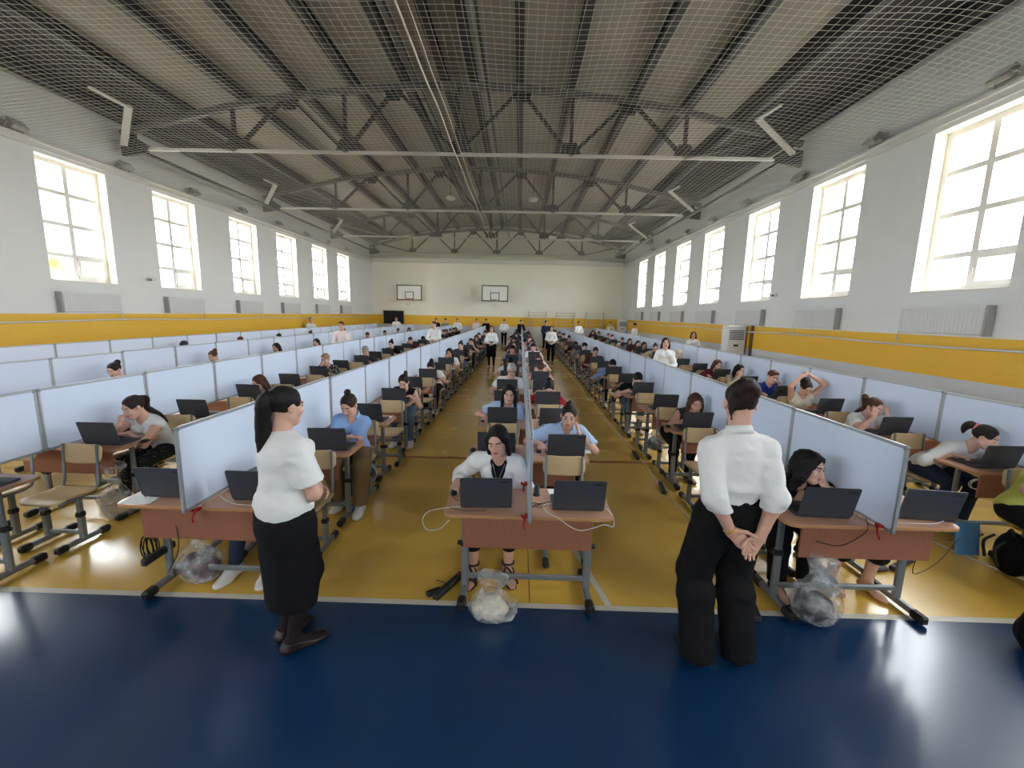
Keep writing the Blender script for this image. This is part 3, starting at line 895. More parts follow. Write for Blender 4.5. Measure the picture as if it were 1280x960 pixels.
def front_wall():
    m = MB(); t = .4; yc = YF - t / 2; x0, x1 = XL - .42, XR + .42
    def seg(a, b, z0, z1, mi): m.box(((a + b) / 2, yc, (z0 + z1) / 2), (b - a, t, z1 - z0), mi)
    seg(x0, x1, 0, 1.25, 2); seg(x0, x1, 1.25, 1.90, 1); seg(x0, x1, 1.90, WB, 0)
    a = x0
    for w in ADDED_WINS: seg(a, w, WB, WT, 0); a = w + WW
    seg(a, x1, WB, WT, 0)
    xs = [x0 + (x1 - x0) * i / 24 for i in range(25)]
    m.prism([(x0, WT), (x1, WT)] + [(x, roof_z(x) + .05) for x in xs][::-1], 0, t, 0, lambda p: Vector((p.x, YF - p.z, p.y)))
    tag(m.build('wall_front', [M_WHITE, M_YW, M_LOW]), kind='structure')
    for i, w in enumerate(ADDED_WINS):
        g = MB(); zc = (WT + WB) / 2; yy = YF - .24
        for px in (w + .05, w + WW / 2, w + WW - .05): g.box((px, yy, zc), (.10, .07, WT - WB))
        for pz in (WB + .05, WB + .58, WB + 1.25, WB + 1.92, WT - .05): g.box((w + WW / 2, yy, pz), (WW - .16, .06, .09))
        o = tag(g.build('window_%d' % (19 + i), M_FRAME), kind='structure')  # added window, out of view, there for its light
        MB().add([(w, yy - .01, WB), (w + WW, yy - .01, WB), (w + WW, yy - .01, WT), (w, yy - .01, WT)], [(0, 1, 2, 3)]).build('pane', M_GLASS, o)
        MB().box((w + WW / 2, YF - .09, WB + .012), (WW, .22, .024), 0, None, .006).build('sill', M_FRAME, o)
def end_wall(name, y, sgn, mats):
    m = MB(); t = .4; yc = y + sgn * t / 2
    m.box((XC, yc, .625), (XR - XL + .84, t, 1.25), 2); m.box((XC, yc, 1.575), (XR - XL + .84, t, .65), 1)
    xs = [XL - .42 + (XR - XL + .84) * i / 24 for i in range(25)]
    poly = [(x, roof_z(x) + .05) for x in xs]
    V = []; 
    pl = [(xs[0], 1.90), (xs[-1], 1.90)] + poly[::-1]
    m.prism(pl, 0, t, 0, lambda p: Vector((p.x, y + (p.z if sgn > 0 else -p.z), p.y)))
    tag(m.build(name, mats), kind='structure')
end_wall('wall_back', YB, 1, [M_BACK, M_YW, M_LOW]); front_wall()
# ledges where the wall meets the ceiling zone
tag(MB().box((XL + .05, (YF + YB) / 2, 5.40), (.10, YB - YF, .07), 0, None, .01).box((XL + .025, (YF + YB) / 2, 5.32), (.05, YB - YF, .10)).build('trim_1', M_TRIM), kind='structure')
tag(MB().box((XR - .05, (YF + YB) / 2, 5.40), (.10, YB - YF, .07), 0, None, .01).box((XR - .025, (YF + YB) / 2, 5.32), (.05, YB - YF, .10)).build('trim_2', M_TRIM), kind='structure')
tag(MB().box((XC, YB - .15, 5.48), (XR - XL, .30, .22), 0, None, .01).box((XC, YB - .22, 5.62), (XR - XL, .44, .08)).build('trim_3', M_TRIM), kind='structure')

# --- windows: two columns, four rows, small opening sash at the bottom far corner
def window(n, x, sgn, y0):
    zc = (WT + WB) / 2; xx = x + sgn * .24
    m = MB(); fw = .10; d = .07
    m.box((xx, y0 + fw / 2, zc), (d, fw, WT - WB)); m.box((xx, y0 + WW - fw / 2, zc), (d, fw, WT - WB))
    m.box((xx, y0 + WW / 2, WT - fw / 2), (d * .96, WW - .16, fw)); m.box((xx, y0 + WW / 2, WB + fw / 2), (d * .96, WW - .16, fw))
    m.box((xx, y0 + WW / 2, zc), (d * .92, .105, WT - WB - .15))
    for z in (WB + .58, WB + 1.25, WB + 1.92):
        m.box((xx, y0 + WW / 2, z), (d * .84, WW - .15, .082))
    # opening sash in one bottom field
    a, b, c, e = y0 + WW / 2 + .03, y0 + WW - .08, WB + .08, WB + .56
    if sgn > 0: a, b = y0 + .08, y0 + WW / 2 - .03
    for (yy, zz, sy, sz) in ((a + .035, (c + e) / 2, .07, e - c), (b - .035, (c + e) / 2, .07, e - c), ((a + b) / 2, c + .035, b - a, .07), ((a + b) / 2, e - .035, b - a, .07)):
        m.box((xx - sgn * .02, yy, zz), (d if sy < sz else d * .94, sy, sz))
    o = tag(m.build('window_%d' % n, M_FRAME), kind='structure')
    MB().add([(xx + sgn * .01, y0, WB), (xx + sgn * .01, y0 + WW, WB), (xx + sgn * .01, y0 + WW, WT), (xx + sgn * .01, y0, WT)], [(0, 1, 2, 3)]).build('pane', M_GLASS, o)
    MB().box((xx - sgn * .055, a + .02 if sgn < 0 else b - .02, (c + e) / 2), (.03, .02, .10), 0, None, .004).build('handle', M_FRAME, o)
    MB().box((x + sgn * .09, y0 + WW / 2, WB + .012), (.22, WW, .024), 0, None, .006).build('sill', M_FRAME, o)
    # reveal lining
    r = MB()
    r.box((x + sgn * .21, y0 + .004, zc), (.42, .008, WT - WB)); r.box((x + sgn * .21, y0 + WW - .004, zc), (.42, .008, WT - WB)); r.box((x + sgn * .21, y0 + WW / 2, WT - .004), (.42, WW, .008))
    r.build('reveal', M_REV, o)
k = 1
for x, sg in ((XL, -1), (XR, 1)):
    for y0 in WINS: window(k, x, sg, y0); k += 1

# --- roof
def roof_mat():
    m = mat('roof_panel', srgb(150, 146, 136), .7); nt = m.node_tree; b = nt.nodes['Principled BSDF']
    tc = nt.nodes.new('ShaderNodeTexCoord'); w = nt.nodes.new('ShaderNodeTexWave'); w.bands_direction = 'Y'; w.inputs['Scale'].default_value = .33; w.inputs['Distortion'].default_value = 0
    nt.links.new(tc.outputs['Object'], w.inputs['Vector'])
    bp = nt.nodes.new('ShaderNodeBump'); bp.inputs['Strength'].default_value = .4; bp.inputs['Distance'].default_value = .02
    nt.links.new(w.outputs['Fac'], bp.inputs['Height']); nt.links.new(bp.outputs['Normal'], b.inputs['Normal'])
    n = nt.nodes.new('ShaderNodeTexNoise'); n.inputs['Scale'].default_value = .5; nt.links.new(tc.outputs['Object'], n.inputs['Vector'])
    r = nt.nodes.new('ShaderNodeValToRGB'); r.color_ramp.elements[0].color = srgb(126, 122, 114); r.color_ramp.elements[1].color = srgb(160, 156, 146)
    nt.links.new(n.outputs['Fac'], r.inputs['Fac']); nt.links.new(r.outputs['Color'], b.inputs['Base Color'])
    return m
M_ROOF = roof_mat()
m = MB(); xs = [XL - .42 + (XR - XL + .84) * i / 24 for i in range(25)]
V = [(x, y, roof_z(x)) for x in xs for y in (YF - .4, YB + .4)] + [(x, y, roof_z(x) + .15) for x in xs for y in (YF - .4, YB + .4)]
F = []
for i in range(24):
    F.append((2 * i, 2 * i + 1, 2 * i + 3, 2 * i + 2)); F.append((50 + 2 * i, 52 + 2 * i, 53 + 2 * i, 51 + 2 * i))
m.add(V, F, 0, True)
for i in range(24):     # outer ceiling strips along both eaves get a darker colour
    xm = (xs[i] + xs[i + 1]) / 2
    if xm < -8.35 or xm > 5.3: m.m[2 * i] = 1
tag(m.build('ceiling', [M_ROOF, mat('eave_dark', srgb(44, 40, 44), .7)]), kind='structure')
M_STEELG = mat('grey_steel', srgb(92, 90, 87), .6, noise=.15, nscale=3)
M_STEEL = mat('dark_steel', srgb(44, 42, 43), .55, metal=.0, noise=.2, nscale=3)
M_STEELW = mat('white_steel', srgb(205, 203, 196), .5)
for px in (-9.6, -8.35, -6.85, -5.5, -4.16, -2.9, -1.95, -1.25, -.14, 1.09, 2.59, 3.9, 5.27, 6.4):
    z = roof_z(px) - .12; m = MB()
    m.box((px, (YF + YB) / 2, z), (.03, YB - YF, .22)); m.box((px, (YF + YB) / 2, z + .11), (.17, YB - YF, .02)); m.box((px, (YF + YB) / 2, z - .11), (.17, YB - YF, .02))
    tag(m.build('ceiling_beam', M_STEEL), kind='structure')

# --- roof trusses
def top_z(x): return roof_z(x) - .32
BZ = 5.93
def truss(y, which):
    root = empty('roof_truss', (XC, y, BZ)); inv = Vector((XC, y, BZ))
    tag(root, 'dark steel roof truss with zigzag struts, %s' % which, 'truss', 'roof trusses under the ceiling')
    half = 8.2
    nodes_t = [-7.6, -5.45, -4.05, -1.66, 0, 1.66, 4.05, 5.45, 7.6]
    m = MB()
    for a, b in zip(nodes_t[:-1], nodes_t[1:]):
        m.beam((a, 0, top_z(XC + a) - BZ), (b, 0, top_z(XC + b) - BZ), .14, .14)
    for s in (-1, 1):
        m.beam((s * 7.6, 0, top_z(XC + s * 7.6) - BZ), (s * 8.3, 0, top_z(XC + s * 8.3) - BZ), .14, .14)
    m.build('top_chord', M_STEELG, root)
    MB().box((0, 0, 0), (2 * half, .08, .065)).build('bottom_chord', M_STEELW, root)
    def web(a, za, b, zb, w=.08): MB().beam((a, 0, za), (b, 0, zb), w, w).build('strut', M_STEEL, root)
    for s in (-1, 1):
        t = lambda a: top_z(XC + s * a) - BZ - .03
        web(s * 8.02, t(8.02) + .05, s * 8.02, -.05, .10)
        web(s * 5.5, t(5.5), s * 5.5, .0); web(s * 5.5, 0, s * 4.2, t(4.2)); web(s * 5.5, 0, s * 7.6, t(7.6))
        web(s * 2.75, t(2.75), s * 2.75, 0); web(s * 2.75, 0, s * 4.05, t(4.05)); web(s * 2.75, 0, s * 1.5, t(1.5)); web(0, 0, s * 1.5, t(1.5))
    web(0, top_z(XC) - BZ, 0, 0, .12)
    for a in (-5.5, -2.75, 0, 2.75, 5.5):
        MB().prism([(a - .26, .04), (a + .26, .04), (a + .14, .30), (a - .14, .30)], -.012, .012, 0, lambda p: Vector((p.x, p.z, p.y))).build('gusset', M_STEEL, root)
    for a in (-4.1, 4.1, -1.55, 1.55):
        zz = top_z(XC + a) - BZ
        MB().prism([(a - .14, zz - .30), (a + .14, zz - .30), (a + .26, zz), (a - .26, zz)], -.012, .012, 0, lambda p: Vector((p.x, p.z, p.y))).build('gusset', M_STEEL, root)
    for s in (-1, 1):   # bearing block on the wall ledge
        MB().prism([(s * 8.32, -.16), (s * 7.75, -.10), (s * 7.6, .04), (s * 7.95, .26), (s * 8.32, .20)][::s], -.05, .05, 0, lambda p: Vector((p.x, p.z, p.y))).build('bearing', M_STEEL, root)
for y, w in ((-.6, 'overhead at the near end of the hall'), (5.4, 'second from the near end of the hall'), (11.4, 'spanning above the nearest visible pair of windows'), (17.4, 'spanning mid hall behind the nearest one'), (23.4, 'spanning over the far desks'), (29.3, 'against the far gable wall')):
    if y > 7: truss(y, w)
# tie beams running from truss to truss along the eaves, pipes along the ridge
for px in (-9.45, 6.2): tag(MB().box((px, 20.4, 5.86), (.09, 18.0, .07)).build('ceiling_beam', M_STEEL), kind='structure')
for px in (-2.35, -.85): tag(MB().tube([(px, YF + .1, 7.1), (px, YB - .1, 7.1)], .035, 8).build('ceiling_pipe', M_STEEL), kind='structure')
# white angled steel arms at the truss ends
for y, nm in ((11.4, 'nearest'), (17.4, 'middle'), (23.4, 'farthest')):
    for s, sd in ((-1, 'left'), (1, 'right')):
        if s < 0: p0 = (-9.80, y - .12, 5.98); p1 = (-9.0, y - .8, 6.55); p2 = (-8.68, y - 2.05, 6.38)
        else: p0 = (6.42, y - .12, 6.02); p1 = (5.38, y - .4, 6.66); p2 = (5.44, y - 1.2, 6.62)
        m = MB().beam(p0, p1, .14, .05).beam(p1, p2, .07, .04).box(p1, (.11, .12, .08), 0, None, .01)
        tag(m.build('steel_arm', M_STEELW), 'white angled steel arm at the %s end of the %s roof truss' % (sd, nm), 'steel arm', 'white steel arms at the truss ends')

# --- safety net under the roof, hung wall to wall
def net():
    m = MB(); r = .0022; rng = np.random.RandomState(4)
    def zz(x, y):
        u = (x - XC) / 8.43
        return 5.46 + .34 * (1 - u ** 4) - .045 * math.sin(y * 1.05) ** 2 * (1 - u * u) + .03 * math.sin(x * 2.1 + y * .6)
    sp = .115
    V = []; F = []
    def strand(P):
        o = len(V)
        for i, p in enumerate(P):
            V.append((p[0], p[1], p[2] + r)); V.append((p[0] + r, p[1] + r * .6, p[2] - r)); V.append((p[0] - r, p[1] - r * .6, p[2] - r))
        for i in range(len(P) - 1):
            a = o + 3 * i
            for k in range(3): F.append((a + k, a + (k + 1) % 3, a + 3 + (k + 1) % 3, a + 3 + k))
    nx = int((XR - XL - .1) / sp); y0, y1 = 1.5, YB - .5
    for i in range(nx + 1):
        x = XL + .05 + i * sp; w = rng.rand() * 6
        strand([(x + .012 * math.sin(y * 1.7 + w), y, zz(x, y)) for y in np.linspace(y0, y1, 70)])
    ny = int((y1 - y0) / sp)
    for j in range(ny + 1):
        y = y0 + j * sp; w = rng.rand() * 6
        strand([(x, y + .012 * math.sin(x * 2.3 + w), zz(x, y)) for x in np.linspace(XL + .05, XR - .05, 40)])
    m.add(V, F, 0, True)
    o = m.build('safety_net', mat('net_white', srgb(214, 210, 200), .7))
    tag(o, 'white mesh safety net stretched below the roof trusses', 'net')
    MB().tube([(XC + .02, y, zz(XC, y) - .01) for y in np.linspace(y0, y1, 60)], .014, 6).build('seam_rope', MATS['net_white'], o)
    MB().tube([(XC + .16, y, zz(XC, y) - .005) for y in np.linspace(y0, y1, 60)], .008, 6).build('seam_rope', MATS['net_white'], o)
net()

# --- things on the walls
M_RAD = mat('radiator_white', srgb(208, 208, 206), .4); M_GREY = mat('plastic_grey', srgb(150, 150, 148), .5)
M_METAL = mat('lamp_metal', srgb(150, 148, 142), .35, metal=.6); M_DARK = mat('plastic_dark', srgb(38, 38, 42), .5); M_LENS = mat('lamp_lens', srgb(205, 205, 200), .15)
ORD = ['', 'first', 'second', 'third', 'fourth', 'fifth', 'sixth', 'seventh', 'eighth', 'ninth', 'tenth', 'eleventh', 'twelfth', 'thirteenth', 'fourteenth', 'fifteenth', 'sixteenth', 'seventeenth', 'eighteenth', 'nineteenth', 'twentieth', 'twenty-first', 'twenty-second']
for x, s, sd in ((XL, 1, 'left'), (XR, -1, 'right')):
    vis = [w for w in WINS if w > (9 if s > 0 else 6)]
    for i, y0 in enumerate(vis):
        yc = y0 + .78 if s > 0 else y0 + .85
        root = empty('radiator', (x, yc, 1.94)); tag(root, 'white panel radiator under the %s window along the %s wall' % (ORD[i + 1], sd), 'radiator', 'radiators under the windows')
        m = MB().box((s * .07, 0, .21), (.10, 1.42, .42), 0, None, .01)
        for j in range(21): m.box((s * .121, -.66 + j * .066, .21), (.004, .04, .37))
        m.build('panel', M_RAD, root)
        MB().box((s * .075, -.735, .21), (.12, .045, .45), 0, None, .008).build('end_cap', M_GREY, root)
        MB().tube([(s * .06, .70, .05), (s * .06, .76, .05), (s * .06, .76, -.16)], .012, 6).build('feed_pipe', M_RAD, root)
    m = MB().tube([(x + s * .06, y, 1.74 - .02 * math.sin(y)) for y in np.linspace(YF + .2, YB - .2, 40)], .018, 6)
    tag(m.build('heating_pipe', M_RAD), 'thin white heating pipe running along the yellow band of the %s wall' % sd, 'pipe')
    fl = [8.96, 11.33, 13.64, 15.97, 18.3, 20.6, 22.9, 25.2] if s > 0 else [6.77, 9.04, 11.3, 13.8, 16.1, 18.4, 20.7, 23.0]
    for i, y in enumerate(fl):
        root = empty('floodlight', (x + s * .11, y, 5.52)); tag(root, '%s floodlight from the near end on the %s wall ledge' % (ORD[i + 1], sd), 'floodlight', 'floodlights on the wall ledges')
        R = Matrix.Rotation(-s * math.radians(38), 3, 'Y')
        MB().box((s * .10, 0, 0), (.09, .30, .20), 0, R, .015).build('housing', M_METAL, root)
        q = R @ Vector((s * .048, 0, 0)); MB().box((s * .10 + q.x, 0, q.z), (.006, .26, .16), 0, R).build('lens', M_LENS, root)
        MB().beam((0, -.16, -.08), (s * .1, -.16, 0), .02, .012).beam((0, .16, -.08), (s * .1, .16, 0), .02, .012).box((0, 0, -.09), (.03, .36, .02)).build('bracket', M_METAL, root)
# round ceiling lamps under the trusses
for x, y, w in ((-2.74, 17.4, 'left'), (.38, 17.4, 'right')):
    root = empty('ceiling_lamp', (x, y, 6.32)); tag(root, 'round white lamp hanging from the middle roof truss, the %s one' % w, 'lamp', 'round lamps hanging from a truss')
    MB().lathe([(.0, .0), (.13, .01), (.17, .06), (.16, .12), (.06, .16), (.0, .17)], 20).build('shade', M_STEELW, root)
    MB().tube([(0, 0, .16), (0, 0, .9)], .012, 6).build('stem', M_STEEL, root)
# cameras on the walls
for (x, y, z, s, w) in ((XL, 11.85, 2.82, 1, 'left wall between the first two windows'), (XR, 11.95, 2.75, -1, 'right wall near the third window')):
    root = empty('security_camera', (x, y, z)); tag(root, 'small white security camera on the %s' % w, 'camera')
    MB().tube([(s * .16, -.08, -.02), (s * .14, .1, .02)], .035, 10).build('housing', M_RAD, root)
    MB().box((s * .02, .02, 0), (.04, .09, .09), 0, None, .008).tube([(s * .03, .02, 0), (s * .14, .05, .03)], .012, 6).build('bracket', M_RAD, root)
    MB().tube([(s * .163, -.083, -.021), (s * .164, -.092, -.022)], .026, 10).build('lens', M_DARK, root)
# floor standing air conditioners
for (x, y, w) in ((6.45, 13.35, 'beside the right wall, the nearer one'), (6.50, 28.2, 'in the far right corner')):
    root = empty('air_conditioner', (x, y, 0)); tag(root, 'tall white floor standing air conditioner %s' % w, 'air conditioner')
    MB().box((0, 0, .96), (.54, .38, 1.88), 0, None, .02).build('cabinet', mat('aircon_white', srgb(214, 216, 218), .35), root)
    g = MB()
    for j in range(6): g.box((0, -.195, 1.50 + j * .05), (.42, .02, .03))
    g.build('air_grille', mat('grille_grey', srgb(96, 104, 118), .5), root)
    MB().box((0, -.195, 1.32), (.14, .015, .06), 0, None, .004).build('control_panel', M_DARK, root)
    MB().box((0, 0, .02), (.58, .42, .04), 0, None, .008).build('base', M_GREY, root)
M_PIPEBROWN = mat('conduit_brown', srgb(92, 74, 54), .6)
tag(MB().box((6.775, 12.95, .96), (.06, .10, 1.92), 0, None, .01).build('conduit', M_PIPEBROWN), 'brown vertical cable duct on the right wall beside the air conditioner', 'duct')
# basketball backboards on the far wall
M_BBW = mat('backboard_white', srgb(232, 230, 222), .4); M_BLK = mat('black_paint', srgb(26, 26, 26), .5); M_RIM = mat('rim_orange', srgb(200, 70, 40), .45)
for x0, x1, z0, z1, yy, w in ((-8.30, -6.62, 2.87, 3.88, 29.65, 'far wall above the black panel'), (-2.54, -.82, 2.89, 3.92, 28.9, 'middle of the far wall')):
    cx, cz, W, H = (x0 + x1) / 2, (z0 + z1) / 2, x1 - x0, z1 - z0
    root = empty('basketball_hoop', (cx, yy, z0)); tag(root, 'white basketball backboard with black border, %s' % w, 'basketball hoop', 'basketball hoops on the far wall')
    MB().box((0, 0, H / 2), (W, .03, H)).build('backboard', M_BBW, root)
    b = MB(); t = .06
    for (px, pz, sx, sz) in ((0, t / 2, W, t), (0, H - t / 2, W, t), (-W / 2 + t / 2, H / 2, t, H), (W / 2 - t / 2, H / 2, t, H), (0, .10, .59, .045), (0, .55, .59, .045), (-.275, .325, .045, .45), (.275, .325, .045, .45)):
        b.box((px, -.018, pz), (sx, .008, sz))
    b.build('border', M_BLK, root)
    MB().tube([(.225 * math.cos(a), -.40 + .225 * math.sin(a), .08) for a in np.linspace(0, 2 * PI, 20, endpoint=False)], .012, 6, closed=True).box((0, -.09, .07), (.18, .16, .04)).build('rim', M_RIM, root)
    nn = MB()
    for i in range(12):
        a = 2 * PI * i / 12
        for d in (.5, -.5):
            a2 = a + d; nn.tube([(.225 * math.cos(a), -.40 + .225 * math.sin(a), .08), (.17 * math.cos((a + a2) / 2), -.40 + .17 * math.sin((a + a2) / 2), -.14), (.12 * math.cos(a2), -.40 + .12 * math.sin(a2), -.34)], .005, 4)
    nn.build('net', MATS['net_white'], root)
    fr = MB()
    for sx in (-.5, .5): fr.beam((sx, .03, H * .75), (sx, YB - yy - .005, H * .75), .06, .06).beam((sx, .03, .2), (sx, YB - yy - .005, .2), .06, .06).beam((sx, .04, .1), (sx, .04, H - .1), .06, .04)
    fr.build('wall_bracket', M_STEELW, root)
root = empty('blackboard', (-8.62, 29.93, 1.33)); tag(root, 'matte black rectangular panel mounted low on the far yellow wall', 'panel')
MB().box((0, 0, .40), (1.36, .05, .80), 0, None, .01).build('panel', mat('matte_black', srgb(30, 32, 34), .9), root)
MB().box((0, -.02, .82), (1.42, .07, .04)).box((0, -.02, -.02), (1.42, .07, .04)).build('frame', M_BLK, root)
for i, (x0, x1) in enumerate(((.55, 1.75), (2.42, 3.68), (4.44, 5.58))):
    root = empty('wall_bars', ((x0 + x1) / 2, 29.85, 0)); tag(root, 'pale wooden gymnastics wall bars, %s set from the left' % ORD[i + 1], 'wall bars', 'wall bars on the far wall')
    M_BAR = mat('bars_wood', srgb(206, 196, 172), .6); W = x1 - x0
    for s in (-1, 1): MB().box((s * W / 2, 0, 1.17), (.05, .12, 2.34)).build('upright', M_BAR, root)
    for j in range(12): MB().tube([(-W / 2, -.02, .15 + j * .19), (W / 2, -.02, .15 + j * .19)], .018, 6).build('rung', M_BAR, root)

# --- outside, seen pale through the left windows
M_OUT = mat('outside_paving', srgb(190, 186, 176), .9); M_BLD = mat('outside_wall', srgb(196, 200, 206), .8); M_LEAF = mat('leaf_green', srgb(120, 160, 70), .8, noise=.4, nscale=2)
tag(MB().box((XC, 12, -.42), (220, 220, .1)).build('ground', M_OUT), kind='structure')
bld = empty('apartment_building', (-42, 26, -.37)); tag(bld, 'pale apartment block seen outside through the left windows', 'building')
MB().box((0, 0, 7), (14, 50, 14), 0, None, .05).build('wall', M_BLD, bld)
gm = mat('outside_glass', srgb(120, 140, 160), .2); g = MB()
for j in range(4):
    for i in range(12): g.box((7.0, -22 + i * 4, 2.2 + j * 3.3), (.12, 1.6, 1.7))
g.build('window_panes', gm, bld)
MB().box((0, 0, 14.15), (14.6, 50.6, .3)).build('roof', M_GREY, bld)
def tree(x, y, h, lab, seed):
    r = np.random.RandomState(seed); root = empty('tree', (x, y, -.37)); tag(root, lab, 'tree', 'trees outside the left windows')
    MB().tube([(0, 0, 0), (.05, .02, h * .3), (0, .1, h * .6)], [.16, .12, .06], 8).build('trunk', mat('bark', srgb(96, 80, 62), .9), root)
    P = [ell((r.normal() * .7, r.normal() * .7, h * .62 + r.normal() * .5), (.9 + r.rand() * .6, .9 + r.rand() * .6, .8 + r.rand() * .4)) for _ in range(9)]
    V, F = sdf_mesh(P, .12, .2, (), (), [(.16, 6, seed), (.10, 14, seed + 1)])
    link('crown', np_mesh('crown', [(V, F, 0)], [M_LEAF]), root)
tree(-17.5, 15.0, 4.6, 'bright green tree outside the nearest visible left window', 5)
tree(-20.0, 21.5, 5.0, 'green tree outside the second left window', 8)
# ------------------------------------------------------------------ furniture
M_TOP = mat('beech_top', srgb(196, 150, 124), .38, noise=.10, nscale=7, stretch=(1, 9, 9), coat=.15)
M_EDGE = mat('beech_edge', srgb(186, 138, 92), .5)
M_PANEL = mat('beech_panel', srgb(150, 98, 74), .5, noise=.14, nscale=8, stretch=(9, 9, 1))
M_TUBE = mat('tube_grey', srgb(128, 132, 134), .42, metal=.35)
M_CAP = mat('cap_black', srgb(24, 24, 25), .55)
M_PLY = mat('plywood', srgb(206, 178, 134), .38, noise=.07, nscale=6, stretch=(1, 1, 8))
M_LID = mat('laptop_lid', srgb(66, 69, 76), .42, metal=.1)
M_DECK = mat('laptop_deck', srgb(58, 60, 64), .5)
M_KEY = mat('laptop_keys', srgb(22, 22, 24), .6)
M_LOGO = mat('laptop_badge', srgb(28, 29, 32), .3)
M_BOARD = mat('board_white', srgb(216, 229, 250), .22, spec=.5)
M_ALU = mat('board_alu', srgb(176, 182, 188), .35, metal=.5)
M_CORNER = mat('board_corner', srgb(140, 146, 152), .5)
M_REDC = mat('clip_red', srgb(170, 24, 34), .4)
M_PAPER = mat('paper_white', srgb(236, 236, 234), .8)
def screen_mat():
    m = mat('laptop_screen', srgb(12, 12, 14), .2); b = m.node_tree.nodes['Principled BSDF']
    b.inputs['Emission Color'].default_value = (.75, .85, 1, 1); b.inputs['Emission Strength'].default_value = .35
    return m
M_SCREEN = screen_mat()

def mb_top():
    m = MB(); P = [(x, y + .25) for x, y in rrect(1.17, .50, .07, 5)]
    m.prism(P, .728, .7465, 1); P2 = [(x, y + .25) for x, y in rrect(1.164, .494, .067, 5)]; m.prism(P2, .7465, .750, 0)
    return m
def mb_panel(): return MB().box((0, .075, .60), (.90, .018, .25), 0, None, .003)
def mb_leg(s):
    x = s * .46
    return MB().box((x, .27, .52), (.045, .032, .40), 0, None, .008).box((x, .27, .24), (.055, .040, .40), 0, None, .01).box((x, .25, .712), (.05, .40, .03), 0, None, .006).box((x, .27, .045), (.05, .44, .045), 0, None, .012)
def mb_clamp(s, z=.40): return MB().box((s * .46, .27, z), (.068, .054, .055), 0, None, .012).tube([(s * .46 + s * .02, .27, z), (s * .46 + s * .055, .27, z)], .018, 8)
def mb_cap(s, y): return MB().box((s * .46, y, .040), (.060, .11, .062), 0, None, .014)
def mb_cross(): return MB().box((0, .27, .135), (.90, .028, .042), 0, None, .008)
DESK_P = None
def make_desk():
    r = empty('school_desk')
    mb_top().build('tabletop', [M_TOP, M_EDGE], r)
    mb_panel().build('modesty_panel', M_PANEL, r)
    for s in (-1, 1):
        l = mb_leg(s).build('leg', M_TUBE, r); mb_clamp(s).build('clamp', M_CAP, l); mb_cap(s, .075).build('foot_cap', M_CAP, l); mb_cap(s, .465).build('foot_cap', M_CAP, l)
    mb_cross().build('crossbar', M_TUBE, r)
    return r
def desk_far():
    m = MB().join(mb_top()); m.join(mb_panel(), 2)
    for s in (-1, 1): m.join(mb_leg(s), 3); m.join(mb_clamp(s), 4); m.join(mb_cap(s, .075), 4); m.join(mb_cap(s, .465), 4)
    m.join(mb_cross(), 3)
    return m.mesh('school_desk', [M_TOP, M_EDGE, M_PANEL, M_TUBE, M_CAP])
# chair: origin under the seat, sitter faces -Y
def bent_sheet(poly, th, fz):
    """rounded sheet poly(x,y) subdivided as strips along y, fz(x,y) height"""
    ys = sorted(set([round(p[1], 4) for p in poly])); y0, y1 = min(ys), max(ys)
    n = 14; rows = []
    for i in range(n + 1):
        y = y0 + (y1 - y0) * i / n; yy = min(max(y, y0 + 1e-4), y1 - 1e-4); X = []
        for k in range(len(poly)):
            (ax, ay), (bx, by) = poly[k], poly[(k + 1) % len(poly)]
            if (ay - yy) * (by - yy) <= 0 and abs(ay - by) > 1e-9: X.append(ax + (bx - ax) * (yy - ay) / (by - ay))
        rows.append((min(X), max(X), y))
    V = []; F = []; c = 8
    for top in (0, 1):
        for a, b, y in rows:
            for j in range(c + 1):
                x = a + (b - a) * j / c; V.append((x, y, fz(x, y) - (0 if top else th)))
    N = (n + 1) * (c + 1); g = lambda t, i, j: t * N + i * (c + 1) + j
    for i in range(n):
        for j in range(c):
            F.append((g(1, i, j), g(1, i, j + 1), g(1, i + 1, j + 1), g(1, i + 1, j))); F.append((g(0, i, j), g(0, i + 1, j), g(0, i + 1, j + 1), g(0, i, j + 1)))
    for i in range(n):
        F.append((g(0, i, 0), g(1, i, 0), g(1, i + 1, 0), g(0, i + 1, 0))); F.append((g(0, i, c), g(0, i + 1, c), g(1, i + 1, c), g(1, i, c)))
    for j in range(c):
        F.append((g(0, 0, j), g(0, 0, j + 1), g(1, 0, j + 1), g(1, 0, j))); F.append((g(0, n, j), g(1, n, j), g(1, n, j + 1), g(0, n, j + 1)))
    return V, F
def mb_seat():
    V, F = bent_sheet(rrect(.39, .39, .06, 5), .012, lambda x, y: .452 + .012 * (x / .2) ** 2 - .012 * math.exp(-((y - .05) / .12) ** 2) - (.02 * max(0, -y - .12) / .08))
    return MB().add(V, F, 0, True)
def mb_back():
    V, F = bent_sheet(rrect(.385, .175, .05, 5), .012, lambda x, y: -.025 * (x / .19) ** 2)
    V = [(x, .185 - z + .05 * 0, .755 + y) for x, y, z in V]
    V = [(x, y + (z - .67) * .12, z) for x, y, z in V]
    return MB().add(V, [f[::-1] for f in F], 0, True)
def mb_frame(s):
    x = s * .165
    m = MB().tube([(x, -.16, .425), (x, .10, .425), (x, .165, .445), (x, .190, .50), (x * 1.0, .212, .84)], .0125, 7)
    m.box((x, .0, .33), (.032, .045, .20), 0, None, .006).box((x, .0, .16), (.042, .052, .24), 0, None, .008).box((x, .0, .04), (.045, .40, .042), 0, None, .012)
    return m
def mb_fclamp(s): return MB().box((s * .165, 0, .27), (.056, .066, .05), 0, None, .012)
def mb_fcap(s, y): return MB().box((s * .165, y, .036), (.055, .10, .058), 0, None, .014)
